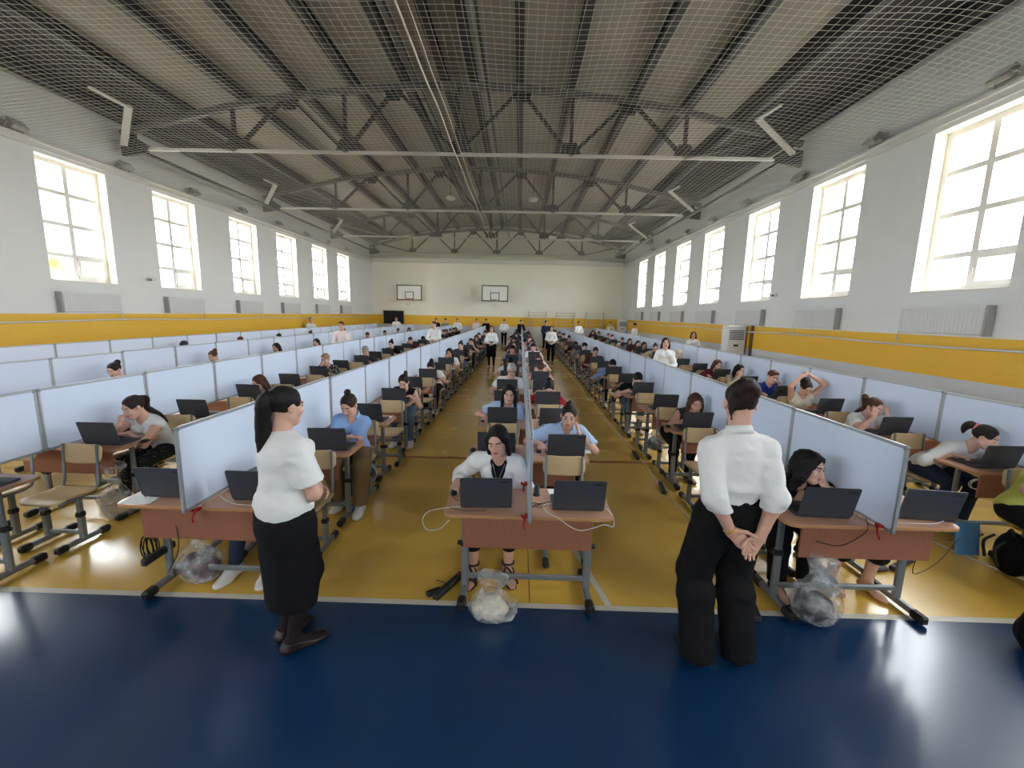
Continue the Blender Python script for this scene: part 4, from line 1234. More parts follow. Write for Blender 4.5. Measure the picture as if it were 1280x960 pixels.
def mb_fcross(): return MB().box((0, 0, .10), (.30, .024, .036), 0, None, .006)
def mb_fbar(): return MB().tube([(-.165, -.12, .42), (.165, -.12, .42)], .011, 6)
def make_chair():
    r = empty('school_chair')
    mb_seat().build('seat', M_PLY, r); mb_back().build('backrest', M_PLY, r)
    for s in (-1, 1):
        f = mb_frame(s).build('leg', M_TUBE, r); mb_fclamp(s).build('clamp', M_CAP, f); mb_fcap(s, -.185).build('foot_cap', M_CAP, f); mb_fcap(s, .185).build('foot_cap', M_CAP, f)
    mb_fcross().build('crossbar', M_TUBE, r); mb_fbar().build('seat_support', M_TUBE, r)
    return r
def chair_far():
    m = MB().join(mb_seat(), 0).join(mb_back(), 0)
    for s in (-1, 1): m.join(mb_frame(s), 1).join(mb_fclamp(s), 2).join(mb_fcap(s, -.185), 2).join(mb_fcap(s, .185), 2)
    return m.join(mb_fcross(), 1).join(mb_fbar(), 1).mesh('school_chair', [M_PLY, M_TUBE, M_CAP])
# laptop: origin at the hinge, base runs towards +Y, lid leans to -Y
def mb_base():
    m = MB(); m.prism([(x, y + .122) for x, y in rrect(.358, .244, .012, 3)], .004, .018, 0)
    for sx in (-.14, .14):
        for y in (.03, .21): m.box((sx, y, .002), (.03, .012, .004))
    return m
def mb_keys():
    m = MB()
    for r_ in range(5):
        for c_ in range(13): m.box((-.150 + c_ * .025, .055 + r_ * .024, .0190), (.021, .020, .0022))
    return m
LR = Matrix.Rotation(math.radians(14), 3, 'X')
def lidx(p): q = LR @ Vector(p); return Vector((q.x, q.y - .002, q.z + .016))
def mb_lid(): return MB().prism(rrect(.358, .232, .010, 3), -.0035, .0035, 0, lambda p: lidx((p.x, p.z, p.y + .118)))
def mb_screen(): return MB().prism(rrect(.336, .196, .002, 1), 0, .0006, 0, lambda p: lidx((p.x, -p.z + .0044, p.y + .120)))
def mb_badge(): return MB().prism(rrect(.062, .012, .002, 2), 0, .0010, 0, lambda p: lidx((p.x + .125, -p.z - .0037, p.y + .206)))
def mb_hinge(): return MB().tube([(-.15, 0, .016), (-.09, 0, .016)], .007, 8).tube([(.09, 0, .016), (.15, 0, .016)], .007, 8)
def make_laptop():
    r = empty('laptop')
    b = mb_base().build('base', M_DECK, r); mb_keys().build('keyboard', M_KEY, b)
    l = mb_lid().build('lid', M_LID, r); mb_screen().build('screen', M_SCREEN, l); mb_badge().build('badge', M_LOGO, l)
    mb_hinge().build('hinge', M_CAP, r)
    return r
def laptop_far():
    m = MB().join(mb_base(), 0).join(mb_keys(), 1).join(mb_lid(), 2).join(mb_screen(), 3).join(mb_hinge(), 1)
    return m.mesh('laptop', [M_DECK, M_KEY, M_LID, M_SCREEN])
# whiteboard divider: origin on the tabletop at the near lower corner, runs +Y
BL, BH = 1.135, .585
def mb_bpanel(): return MB().box((0, BL / 2, BH / 2), (.012, BL - .03, BH - .03))
def mb_bframe():
    m = MB()
    for z in (.011, BH - .011): m.box((0, BL / 2, z), (.022, BL - .03, .022), 0, None, .004)
    for y in (.011, BL - .011): m.box((0, y, BH / 2), (.022, .022, BH - .03), 0, None, .004)
    return m
CORN = [(y, z) for z in (.016, BH - .016) for y in (.016, BL - .016)]
def mb_bcorner(q=None):
    m = MB()
    for y, z in ([q] if q else CORN): m.box((0, y, z), (.026, .034, .034), 0, None, .008)
    return m
def make_board():
    o = mb_bpanel().build('whiteboard_divider', M_BOARD)
    mb_bframe().build('frame', M_ALU, o)
    for q in CORN: mb_bcorner(q).build('corner_cap', M_CORNER, o)
    return o
def board_far():
    return MB().join(mb_bpanel(), 0).join(mb_bframe(), 1).join(mb_bcorner(), 2).mesh('whiteboard_divider', [M_BOARD, M_ALU, M_CORNER])

PITCH = 1.15; Y0 = 2.77; ND = 22
def front(k): return Y0 + PITCH * (k - 1)
ROWS = {'M': (.095, 'middle row'), 'L1': (-2.18, 'first left row'), 'L2': (-4.35, 'second left row'), 'L3': (-6.72, 'third left row'), 'L4': (-9.12, 'left wall row'),
        'R1': (2.43, 'first right row'), 'R2': (4.82, 'right wall row')}
OFF = {'L': -.285, 'R': .345}
def seatx(row, side): return ROWS[row][0] + OFF[side]
P_desk, P_chair, P_lap, P_board = make_desk(), make_chair(), make_laptop(), make_board()
D_far, C_far, L_far, B_far = desk_far(), chair_far(), laptop_far(), board_far()
used = set()
def put(proto, far, near, name, loc, rz, label, cat, group):
    if near:
        if proto.name in used: o = copy_tree(proto)
        else: o = proto; used.add(proto.name)
    else: o = link(name, far)
    o.location = loc; o.rotation_euler = (0, 0, rz)
    return tag(o, label, cat, group)
rj = random.Random(3)
SEATS_SHOWN = {('M', 'L'): 22, ('M', 'R'): 22, ('L1', 'R'): 22, ('L1', 'L'): 1, ('L2', 'R'): 22, ('L2', 'L'): 2, ('R1', 'L'): 22, ('R1', 'R'): 2, ('R2', 'L'): 22, ('L3', 'R'): 3}
SIDEW = {'L': 'left', 'R': 'right'}
for row, (xc, rn) in ROWS.items():
    for k in range(1, ND + 1):
        near = k <= 6
        y = front(k)
        if row == 'L4' and k < 3 or row == 'L3' and k < 2: continue
        jx = rj.uniform(-.015, .015); jr = rj.uniform(-.008, .008)
        put(P_desk, D_far, near and row not in ('L3', 'L4'), 'school_desk', (xc + jx, y, 0), jr, 'beech two-seat school desk with grey legs, %s desk, %s' % (ORD[k], rn), 'desk', 'exam desks in rows')
        put(P_board, B_far, near, 'whiteboard_divider', (xc + rj.uniform(-.008, .008), y - .12, .752 + rj.uniform(0, .012)), rj.uniform(-.006, .006), 'white board dividing the two seats of the %s desk, %s' % (ORD[k], rn), 'whiteboard', 'white dividers on the desks')
        for side in 'LR':
            if k > SEATS_SHOWN.get((row, side), 0): continue
            sx = seatx(row, side) + jx
            put(P_chair, C_far, near, 'school_chair', (sx + rj.uniform(-.02, .02), y + .80 + rj.uniform(-.02, .02), 0), rj.uniform(-.05, .05), 'plywood school chair with grey frame, %s seat, %s desk, %s' % (SIDEW[side], ORD[k], rn), 'chair', 'chairs at the exam desks')
            if (row, side) in (('L3', 'R'),): continue
            ex, er = (.085, -.12) if (row, side) == ('R1', 'R') and k == 1 else (0, 0)
            put(P_lap, L_far, near, 'laptop', (sx + ex + rj.uniform(-.02, .02), y + .115 + rj.uniform(-.01, .02), .7505), er + rj.uniform(-.05, .05), 'open dark grey laptop, %s seat, %s desk, %s' % (SIDEW[side], ORD[k], rn), 'laptop', 'laptops on the exam desks')
# ------------------------------------------------------------------ the people
def flat(x, y, z=.775, f=(0, -1, -.08), curl=.5): return ((x, y, z + .022), f, (0, 0, -1), curl)
LIB = {
 'type': dict(head=(0, -.33, 1.10), pitch=24, RH=flat(-.10, -.37, f=(.15, -1, -.1)), LH=flat(.10, -.37, f=(-.15, -1, -.1))),
 'mouse': dict(head=(.02, -.31, 1.11), pitch=20, yaw=-8, RH=flat(-.25, -.42), LH=flat(.06, -.33, f=(-1, -.3, 0))),
 'cheekL': dict(head=(.06, -.33, 1.08), pitch=18, roll=6, RH=flat(-.16, -.40), LH=((.170, -.375, .900), (-.16, .05, 1), (-1, .25, 0), .45), Lpole=(1, -.1, -1)),
 'cheekR': dict(head=(-.06, -.33, 1.08), pitch=20, roll=-6, LH=flat(.14, -.38, f=(-.4, -1, 0)), RH=((-.170, -.375, .900), (.16, .05, 1), (1, .25, 0), .45), Rpole=(-1, -.1, -1)),
 'low': dict(head=(.02, -.40, .99), pitch=40, RH=flat(-.14, -.45, f=(.2, -1, -.1)), LH=flat(.12, -.42, f=(-.5, -1, 0))),
 'face': dict(head=(0, -.34, 1.04), pitch=30, RH=((-.085, -.47, .93), (.18, .10, 1), (.4, 1, .1), .35), LH=((.085, -.47, .93), (-.18, .10, 1), (-.4, 1, .1), .35), Rpole=(-1, -.1, -1), Lpole=(1, -.1, -1)),
 'chinR': dict(head=(.0, -.34, 1.08), pitch=18, yaw=-6, RH=((-.06, -.47, .93), (.15, -.1, 1), (.3, 1, .2), 1.1), LH=flat(.05, -.36, f=(-1, -.3, 0)), Rpole=(-1, -.1, -1)),
 'cross': dict(head=(.02, -.30, 1.10), pitch=28, RH=flat(.10, -.38, .79, f=(1, .05, 0)), LH=flat(-.10, -.34, .785, f=(-1, .05, 0)), Rpole=(-1, .2, -.5), Lpole=(1, .2, -.5)),
}
def sk(pose, male=False, **kw):
    d = dict(LIB[pose]); d.update(kw)
    return Skel(male=male, sc=kw.pop('sc', 1.0) if False else d.pop('sc', 1.04 if male else .98), **d)
WH = {'ML': ('M', 'L', 'middle row left seat'), 'MR': ('M', 'R', 'middle row right seat'), 'L1R': ('L1', 'R', 'first left row'), 'L2R': ('L2', 'R', 'second left row'),
      'L3R': ('L3', 'R', 'third left row'), 'L4R': ('L4', 'R', 'left wall row'), 'R1L': ('R1', 'L', 'first right row'), 'R2L': ('R2', 'L', 'right wall row'), 'R1R': ('R1', 'R', 'first right row')}
GROUP = 'people seated at the exam desks'
def sit(where, k, pose, hair, top, bottom, desc, male=False, key=None, skin=0, shoes='black', lids=True, hires=False, dx=0, dy=0, **kw):
    row, side, wn = WH[where]
    key = key or ('%s_%s' % (pose, 'm' if male else 'f'))
    s = None
    if (key, 'b') not in CACHE: s = sk(pose, male, **kw)
    loc = (seatx(row, side) + dx, front(k) + .80 + dy, 0)
    return person(key, s, loc, 0, skin, hair, top, bottom, shoes, 'person in %s, %s desk, %s' % (desc, ORD[k], wn), GROUP, lids=lids, hires=hires)
LS, SS, NS = 1.93, .62, .0
def T(c, sl, **kw): return (c, sl, kw)
TR = lambda c, **kw: ('trousers', c, kw)

# --- nearest, each with a pose of its own
p = sit('ML', 1, 'mouse', ('bob', 'black'), T('white', LS, vneck=.16, vw=.062, loose=.03), TR('black', upto=.55), 'open white shirt over black top, bob hair', key='ml1', skin=0, hires=True, shoes=None, dx=.02,
        head=(.02, -.35, 1.145), pitch=20, yaw=-14, roll=-3, RH=((-.285, -.34, .803), (-.12, -1, -.10), (0, 0, -1), .55), Rpole=(-.5, 1, -.6), LH=flat(.08, -.30, f=(-1, -.35, 0)), Rf=(-.16, -.36), Lf=(.12, -.33), Rtoe=(-.1, -1, 0), Ltoe=(.25, -1, 0))
s = CACHE['ml1', 's'][0]
V, F = sdf_mesh(s.torso(.004), .009, .028, neck_hole(s, .058, .06), [(s.P, -s.pu)], [(.002, 40, 3)])
child('top', np_mesh('ml1_inner', [(V, F, 0)], [CL['black']]), CL['black'], p, label='black top under the open shirt')
fw = -s.bk
collar(p, 'ml1', CL['white'], -20, 200, .066, .045)
pc = s.N - s.u * .10 * s.sc + fw * .150
MB().tube([tuple(s.N + s.lx * a + fw * b - s.u * c) for a, b, c in ((-.062, .02, .0), (-.04, .09, .04), (-.012, .145, .092), (0, .155, .10), (.012, .145, .092), (.04, .09, .04), (.062, .02, .0))], .0016, 5).lathe([(0, -.004), (.014, -.002), (.014, .002), (0, .004)], 12, 0, tuple(pc)).build('necklace', mat('silver', srgb(200, 200, 205), .25, metal=.9), p)
for sd in 'RL':      # black strappy sandals
    l = s.legs[sd]; t = l['toe']; sdv = np.cross(t, Z_); a = l['A']; m = MB()
    bx = lambda f_, z_: Vector(a + t * f_) * 1.0
    ball = a + t * .115 * s.sc
    m.prism([tuple((Vector((a[0], a[1])) + Vector((t[0], t[1])) * u + Vector((sdv[0], sdv[1])) * v)) for u, v in ((-.06, .03), (-.06, -.03), (.02, -.034), (.11, -.048), (.17, -.03), (.185, 0), (.17, .03), (.11, .048), (.02, .034))], .004, .022, 0)
    def strap(u, z, w, hgt):
        pts = [Vector((a[0] + t[0] * u + sdv[0] * w * math.cos(q), a[1] + t[1] * u + sdv[1] * w * math.cos(q), z + hgt * math.sin(q))) for q in np.linspace(0, PI, 11)]
        m.tube(pts, .0085, 6)
    strap(.125, .016, .050, .052); strap(.095, .016, .049, .064); strap(.03, .016, .044, .098)
    m.tube([Vector((a[0] + .046 * math.cos(q), a[1] + .046 * math.sin(q), a[2] + .045)) for q in np.linspace(0, 2 * PI, 16, endpoint=False)], .009, 6, closed=True)
    m.tube([Vector((a[0] - sdv[0] * .045 + t[0] * .11, a[1] - sdv[1] * .045 + t[1] * .11, .03)), Vector((a[0] + t[0] * .06, a[1] + t[1] * .06, .095)), Vector((a[0] + sdv[0] * .044, a[1] + sdv[1] * .044, .12))], .008, 6)
    m.build('sandal', SHOEB, p)
p = sit('MR', 2, 'cheekL', ('bun', 'dark'), T('lightblue', .80, vneck=.10, loose=.03), TR('black'), 'light blue shirt, cheek on hand, dark bun', key='mr2', skin=0, hires=True, lids=False, dx=.03,
        head=(.05, -.36, 1.085), pitch=14, yaw=-6, roll=5, bulk=1.14, RH=((-.23, -.44, .803), (0, -1, -.1), (0, 0, -1), .5), LH=((.158, -.405, .905), (-.14, .0, 1), (-1, .25, 0), .45), Lpole=(1, -.1, -1))
collar(p, 'mr2', CL['lightblue'], -40, 220, .064)
a = CACHE['mr2', 's'][0].arms['L']
M_WATCH = mat('watch_dark', srgb(30, 28, 28), .3)
def bracelet(p, a, m, r=.030, off=.02, nm='watch'):
    d = nrm(a['W'] - a['E']); c = a['W'] - d * off; e1 = nrm(np.cross(d, A(.3, .5, .8))); e2 = np.cross(d, e1)
    b = MB().tube([tuple(c + (e1 * math.cos(q) + e2 * math.sin(q)) * r) for q in np.linspace(0, 2 * PI, 16, endpoint=False)], .006, 6, closed=True)
    q = c - a['n'] * (r + .004)
    b.lathe([(0, -.004), (.014, -.004), (.014, .005), (0, .005)], 12, 0, tuple(q))
    b.build(nm, m, p)
bracelet(p, a, M_WATCH)
sit('ML', 3, 'mouse', ('longfront', 'black'), T('lightblue', SS, vneck=.08), TR('black'), 'light blue shirt, long loose black hair', key='ml3', hires=True, lids=False, dx=.02, head=(.05, -.36, 1.09), pitch=14, yaw=4)
sit('MR', 4, 'low', ('bun', 'black'), T('red', LS), TR('black'), 'red top bending low over laptop', key='mr4', head=(.03, -.38, .98), pitch=38)
p = sit('ML', 5, 'type', ('short', 'white'), T('white', SS), TR('darkjeans'), 'white polo shirt with grey hair and glasses', male=True, key='ml5', lids=False, head=(.06, -.34, 1.10), pitch=16)
M_SPEC = mat('spectacles', srgb(60, 40, 36), .3)
def glasses(p, s, hk):
    o = MB()
    for sg in (-1, 1):
        o.tube([(sg * .031 + .022 * math.cos(q), -.098, .004 + .018 * math.sin(q)) for q in np.linspace(0, 2 * PI, 14, endpoint=False)], .0022, 5, closed=True)
        o.tube([(sg * .053, -.096, .006), (sg * .078, -.04, .004), (sg * .082, .012, .006)], .002, 5)
    o.tube([(-.009, -.099, .006), (.009, -.099, .006)], .002, 5)
    M = Matrix.Translation(Vector(s.H)) @ Matrix([list(map(float, r)) for r in s.Rh]).to_4x4() @ Matrix.Scale(hk, 4)
    g = o.build('glasses', M_SPEC, p); g.matrix_local = M
glasses(p, *CACHE['ml5', 's'])
sit('MR', 6, 'face', ('wavyshort', 'brown'), T('rose', SS), TR('jeans'), 'rose top, both hands on forehead', key='mr6', head=(0, -.37, 1.0), pitch=42)
p = sit('L1R', 2, 'cross', ('topbun', 'dark'), T('blue', 1.25, vneck=.07, loose=.035, hem=-.16), TR('khaki', wide=.03), 'blue linen shirt, arms folded on desk, khaki trousers', key='l1r2', hires=True, shoes='white', skin=0,
        head=(.06, -.27, 1.12), pitch=30, yaw=-8, Lf=(.20, -.42), Lk=(.35, -1, .6), Rf=(-.05, -.3))
collar(p, 'l1r2', CL['blue'], -45, 225, .064)
p = sit('L1R', 4, 'low', ('tied', 'dark'), T('black', NS), TR('jeans'), 'black sleeveless top leaning over the desk, jeans', key='l1r4', hires=True, lids=False, shoes='white', head=(.06, -.40, 1.03), pitch=30, roll=4, RH=flat(-.05, -.46, f=(.5, -1, 0)), LH=flat(.14, -.34, f=(-1, -.5, 0)), Lf=(.14, -.36))
ponytail(p, 'l1r4', 'dark')
sit('L1R', 1, 'low', ('long', 'dark'), T('grey', LS), TR('darkjeans'), 'grey top and dark jeans with white sneakers', key='l1r1', shoes='white', dx=-.08, head=(.16, -.40, .97), Rf=(-.30, -.42), Lf=(-.02, -.42), Rk=(-.5, -1, .6))
p = sit('L2R', 2, 'chinR', ('tied', 'dark'), T('white', .10, loose=.02, wr=.004), TR('blackdots'), 'pale top, hand at mouth, long dark ponytail', key='l2r2', hires=True, skin=0, head=(.02, -.37, 1.065), pitch=22, yaw=-22, twist=-8,
        RH=((-.060, -.468, .890), (.20, .05, 1), (.45, .9, .2), 1.1), LH=flat(-.02, -.40, f=(-1, -.5, 0)), Lpole=(1, .2, -.12), Lf=(.06, -.46), Rf=(-.10, -.46))
s = CACHE['l2r2', 's'][0]
ponytail(p, 'l2r2', 'dark', [s.H + s.Rh @ A(0, .14, .02), s.N + s.bk * .10 + s.u * .06, s.N + s.bk * .115 - s.u * .03, s.chest + s.bk * .135 + s.lx * .02, lerp(s.chest, s.waist, .8) + s.bk * .14 + s.lx * .03])
# dark flower print on the chest
s = CACHE['l2r2', 's'][0]; g = MB(); rr = random.Random(2)
shv = np.array([v.co[:] for v in [c for c in p.children if c.name.startswith('shirt')][0].data.vertices])
for i in range(22):     # petals laid on the cloth
    a_ = .02 + rr.gauss(0, .034); b_ = -.05 + rr.gauss(0, .035); q = s.chest + s.u * b_ + s.lx * a_
    d = shv - q; lat = np.abs(d @ s.lx) + np.abs(d @ s.u); fwd_ = -(d @ s.bk); fwd_[lat > .014] = -9
    v = shv[int(np.argmax(fwd_))]
    g.lathe([(0, -.003), (.015, -.002), (.012, .003), (0, .004)], 7, 0, tuple(v))
g.build('flower_print', mat('print_dark', srgb(60, 62, 64), .8), p)
sit('L2R', 4, 'low', ('long', 'brown'), T('lilac', LS), TR('black'), 'lilac blouse bending forward, long brown hair', key='l2r4', lids=False, head=(-.02, -.42, .97), pitch=26, yaw=-24)
sit('L2R', 6, 'chinR', ('short', 'blond'), T('bwprint', SS), TR('black'), 'black and white patterned blouse, short fair hair', key='l2r6', lids=False, head=(-.02, -.36, 1.09), pitch=16, yaw=-8)
p = sit('L2R', 8, 'type', ('short', 'grey'), T('darkgrey', SS), TR('black'), 'dark grey shirt, grey hair and glasses', male=True, key='l2r8', lids=False, head=(0, -.36, 1.08), pitch=20)
glasses(p, *CACHE['l2r8', 's'])
p = sit('R1L', 1, 'low', ('curly', 'black'), T('black', SS), TR('black', wide=.02), 'black top resting on folded arms, dark curly hair', key='r1l1', hires=True, lids=False, skin=0, dx=.02, head=(.05, -.37, 1.005), pitch=8, yaw=32, roll=8,
        RH=flat(.02, -.37, f=(.9, -.5, 0)), LH=((.16, -.42, .86), (-.5, .1, .8), (-.5, .8, .2), .8), Rf=(-.12, -.42), Lf=(.10, -.42))
sit('R1R', 1, 'low', ('long', 'dark'), T('black', SS), ('skirt', 'black', dict(upto=.40)), 'black skirt with bare feet behind the board', key='r1r1', shoes=None, dx=-.05, head=(-.13, -.38, .97), Rf=(-.18, -.30), Lf=(.06, -.36), pitch=34)
sit('R1L', 3, 'low', ('long', 'brown'), T('blackdots', NS, neck=.075), TR('black'), 'patterned strappy top leaning on desk, brown hair', key='r1l3', hires=True, lids=True, skin=1, head=(.10, -.42, 1.045), pitch=24, yaw=-4, roll=-4, RH=flat(-.02, -.38, f=(.8, -.6, 0)), LH=flat(.10, -.42, f=(-.5, -1, 0)), Rpole=(-1, .1, -.4))
p = sit('R2L', 2, 'low', ('tied', 'dark'), T('white', 1.15, loose=.02), TR('darkjeans'), 'white top peering close at laptop, dark ponytail', key='r2l2', hires=True, lids=True, skin=0, dx=.02, head=(.07, -.46, 1.0), pitch=22, yaw=34,
        RH=flat(-.16, -.40, f=(.6, -.8, 0)), LH=flat(.12, -.50, f=(-.3, -1, 0)))
s, hk = CACHE['r2l2', 's']
ponytail(p, 'r2l2', 'dark', [s.H + s.Rh @ A(0, .15, .05), s.H + s.Rh @ A(0, .165, .0), s.H + s.Rh @ A(.01, .15, -.06)], .032)
g = MB().tube([(.034 * math.cos(q), .107, .052 + .034 * math.sin(q)) for q in np.linspace(0, 2 * PI, 14, endpoint=False)], .012, 7, closed=True).build('hair_tie', mat('scrunchie_pink', srgb(190, 120, 126), .8), [c for c in p.children if c.name.startswith('hair')][0])
bracelet(p, s.arms['L'], mat('bracelet_red', srgb(150, 30, 36), .5), .029, .012, 'bracelet')
p = sit('R2L', 3, 'face', ('tied', 'brown'), T('white', SS), TR('black'), 'white tee with both hands over the face', key='r2l3', hires=True, head=(-.02, -.37, 1.035), pitch=20, yaw=14)
ponytail(p, 'r2l3', 'brown')
sit('R2L', 4, 'type', ('messybun', 'dark'), T('cream', NS), TR('khaki'), 'cream vest with both arms raised tying hair', key='r2l4', hires=True, head=(-.06, -.24, 1.06), pitch=34,
    RH=((-.13, -.20, 1.235), (.75, .1, .5), (.2, .3, -1), .8), LH=((.05, -.16, 1.245), (-.7, .05, .6), (-.2, .3, -1), .8), Rpole=(-1, -.6, .1), Lpole=(1, -.5, .2))
sit('R2L', 5, 'cheekL', ('short', 'auburn'), T('royal', SS), TR('black'), 'royal blue top, hand at head, auburn hair', key='r2l5', lids=False, skin=0, head=(.02, -.34, 1.09), yaw=10)
sit('R2L', 6, 'chinR', ('long', 'black'), T('beige', LS), TR('black'), 'beige top, long black hair', key='r2l6', lids=False, yaw=16, head=(.0, -.34, 1.07))
sit('R2L', 7, 'cheekL', ('long', 'auburn'), T('maroon', LS), TR('black'), 'maroon top, hand at cheek, auburn hair', key='r2l7', lids=False, head=(.05, -.36, 1.05), yaw=10)
sit('R2L', 1, 'mouse', ('short', 'dark'), T('lime', SS, hem=-.2), TR('black'), 'lime green top at the picture edge', key='r2l1', dx=-.27, dy=-.02, head=(.18, -.10, 1.12), RH=flat(-.06, -.36, f=(.8, -.7, 0)))

# --- farther rows share poses
FAR = [
 ('ML', 7, 'low', 0, 'short', 'black', 'white', SS, 'white top, black hair'), ('ML', 9, 'type', 1, 'short', 'black', 'grey', SS, 'grey top, short black hair'), ('ML', 11, 'chinR', 0, 'long', 'brown', 'white', SS, 'white top, long brown hair'),
 ('ML', 13, 'type', 0, 'bun', 'dark', 'maroon', LS, 'maroon top, dark bun'), ('ML', 15, 'low', 0, 'short', 'dark', 'black', SS, 'black top, dark hair'), ('ML', 17, 'type', 0, 'long', 'dark', 'darkgrey', SS, 'dark grey top, long dark hair'), ('ML', 19, 'mouse', 1, 'short', 'black', 'black', SS, 'black shirt'), ('ML', 21, 'type', 0, 'bob', 'dark', 'white', SS, 'white top, bob hair'),
 ('MR', 8, 'low', 0, 'long', 'brown', 'floral', SS, 'orange and white floral top, brown hair'), ('MR', 10, 'type', 1, 'short', 'black', 'white', SS, 'white shirt, short black hair'), ('MR', 12, 'chinR', 0, 'bun', 'dark', 'pinkwhite', SS, 'pale pink top, dark bun'),
 ('MR', 14, 'type', 0, 'short', 'auburn', 'rose', SS, 'rose top, auburn hair'), ('MR', 16, 'mouse', 0, 'long', 'black', 'black', SS, 'black top, long black hair'), ('MR', 18, 'type', 0, 'bun', 'black', 'darkgrey', LS, 'dark grey top, black bun'), ('MR', 20, 'low', 1, 'short', 'black', 'black', SS, 'black shirt, short hair'),
 ('L1R', 6, 'low', 0, 'bun', 'black', 'white', SS, 'white tee hidden low behind laptop, black hair'), ('L1R', 8, 'chinR', 0, 'longfront', 'black', 'white', SS, 'white top and jeans, long black hair'), ('L1R', 10, 'mouse', 0, 'bun', 'black', 'black', LS, 'black dress, dark hair tied back'),
 ('L1R', 12, 'cheekL', 1, 'short', 'black', 'black', SS, 'black tee, hand at cheek'), ('L1R', 14, 'type', 0, 'long', 'dark', 'black', SS, 'black top, long dark hair'), ('L1R', 16, 'cheekR', 1, 'short', 'dark', 'grey', SS, 'grey tee, hand at cheek'), ('L1R', 18, 'type', 0, 'bun', 'dark', 'white', SS, 'white top, dark bun'), ('L1R', 20, 'low', 0, 'long', 'brown', 'navy', SS, 'navy top, brown hair'),
 ('L2R', 10, 'type', 0, 'bun', 'black', 'black', SS, 'black tee, dark hair tied back'), ('L2R', 12, 'chinR', 0, 'short', 'black', 'maroon', SS, 'dark maroon top, short dark hair'), ('L2R', 14, 'low', 1, 'short', 'black', 'grey', SS, 'grey tee, short black hair'),
 ('L2R', 16, 'type', 0, 'long', 'dark', 'black', SS, 'black top, long hair'), ('L2R', 18, 'mouse', 1, 'short', 'dark', 'darkgrey', SS, 'dark grey shirt'), ('L2R', 19, 'type', 0, 'bob', 'dark', 'black', SS, 'black top, bob hair'), ('L2R', 20, 'chinR', 0, 'bun', 'black', 'brown', SS, 'brown top, black bun'), ('L2R', 21, 'type', 1, 'short', 'black', 'black', SS, 'black shirt'), ('L2R', 22, 'type', 0, 'long', 'black', 'black', LS, 'black blouse'),
 ('L3R', 4, 'type', 0, 'bun', 'dark', 'white', SS, 'dark hair showing above the white boards'), ('L3R', 6, 'type', 0, 'bun', 'brown', 'grey', SS, 'brown hair showing above the white boards'), ('L3R', 8, 'mouse', 0, 'long', 'black', 'black', SS, 'black hair showing above the white boards'), ('L3R', 10, 'type', 0, 'long', 'dark', 'black', SS, 'long dark hair above the white boards'),
 ('L3R', 12, 'low', 0, 'bun', 'black', 'black', SS, 'black bun low behind boards'), ('L3R', 14, 'type', 1, 'short', 'auburn', 'white', SS, 'auburn hair above the white boards'), ('L3R', 16, 'type', 0, 'short', 'black', 'navy', SS, 'short black hair above boards'), ('L3R', 18, 'mouse', 0, 'bun', 'black', 'black', SS, 'black bun above boards'), ('L3R', 20, 'type', 0, 'long', 'black', 'black', SS, 'long black hair above boards'),
 ('L4R', 4, 'mouse', 0, 'messybun', 'black', 'black', SS, 'messy black bun above boards'), ('L4R', 8, 'type', 1, 'cap', 'navycap', 'navy', SS, 'navy cap above boards'), ('L4R', 10, 'type', 0, 'short', 'auburn', 'white', SS, 'auburn hair above boards'), ('L4R', 12, 'type', 0, 'short', 'black', 'grey', SS, 'black hair above boards'), ('L4R', 14, 'mouse', 0, 'bun', 'brown', 'white', SS, 'brown bun above boards'), ('L4R', 17, 'type', 1, 'short', 'black', 'white', SS, 'short black hair above boards'),
 ('R1L', 5, 'low', 1, 'short', 'black', 'black', SS, 'black tee, black hair, behind laptop'), ('R1L', 7, 'low', 1, 'short', 'black', 'blue', LS, 'blue shirt, short black hair'), ('R1L', 9, 'type', 1, 'short', 'dark', 'maroon', LS, 'dark red jacket, short dark hair'), ('R1L', 11, 'cheekL', 0, 'wavyshort', 'black', 'grey', LS, 'grey top, curly black hair'),
 ('R1L', 13, 'low', 0, 'long', 'black', 'black', LS, 'black top, long black hair'), ('R1L', 15, 'type', 0, 'bun', 'dark', 'rose', SS, 'rose top, dark bun'), ('R1L', 17, 'mouse', 1, 'short', 'black', 'grey', SS, 'grey tee, black hair'), ('R1L', 19, 'type', 0, 'short', 'brown', 'black', SS, 'black tee, brown hair'), ('R1L', 21, 'type', 1, 'short', 'black', 'navy', SS, 'navy shirt'),
 ('R2L', 9, 'type', 0, 'scarf', 'scarfbeige', 'beige', LS, 'beige headscarf and beige top'), ('R2L', 11, 'mouse', 0, 'bun', 'black', 'beige', LS, 'beige top, black bun'), ('R2L', 12, 'type', 0, 'long', 'black', 'darkgrey', LS, 'dark grey top, long black hair'), ('R2L', 13, 'cheekL', 0, 'long', 'black', 'maroon', LS, 'dark maroon top, long black hair'), ('R2L', 14, 'type', 0, 'long', 'dark', 'grey', LS, 'grey hoodie, long dark hair'),
 ('R2L', 15, 'chinR', 0, 'short', 'dark', 'white', SS, 'white top, short dark hair'), ('R2L', 17, 'type', 1, 'short', 'black', 'grey', LS, 'grey hoodie, short black hair'), ('R2L', 18, 'mouse', 0, 'short', 'auburn', 'maroon', LS, 'maroon top, auburn hair'), ('R2L', 20, 'type', 0, 'bun', 'black', 'black', LS, 'black top, black bun'), ('R2L', 22, 'type', 0, 'long', 'black', 'maroon', LS, 'maroon blouse'),
]
bots = ['black', 'jeans', 'darkjeans', 'black', 'khaki', 'jeans']
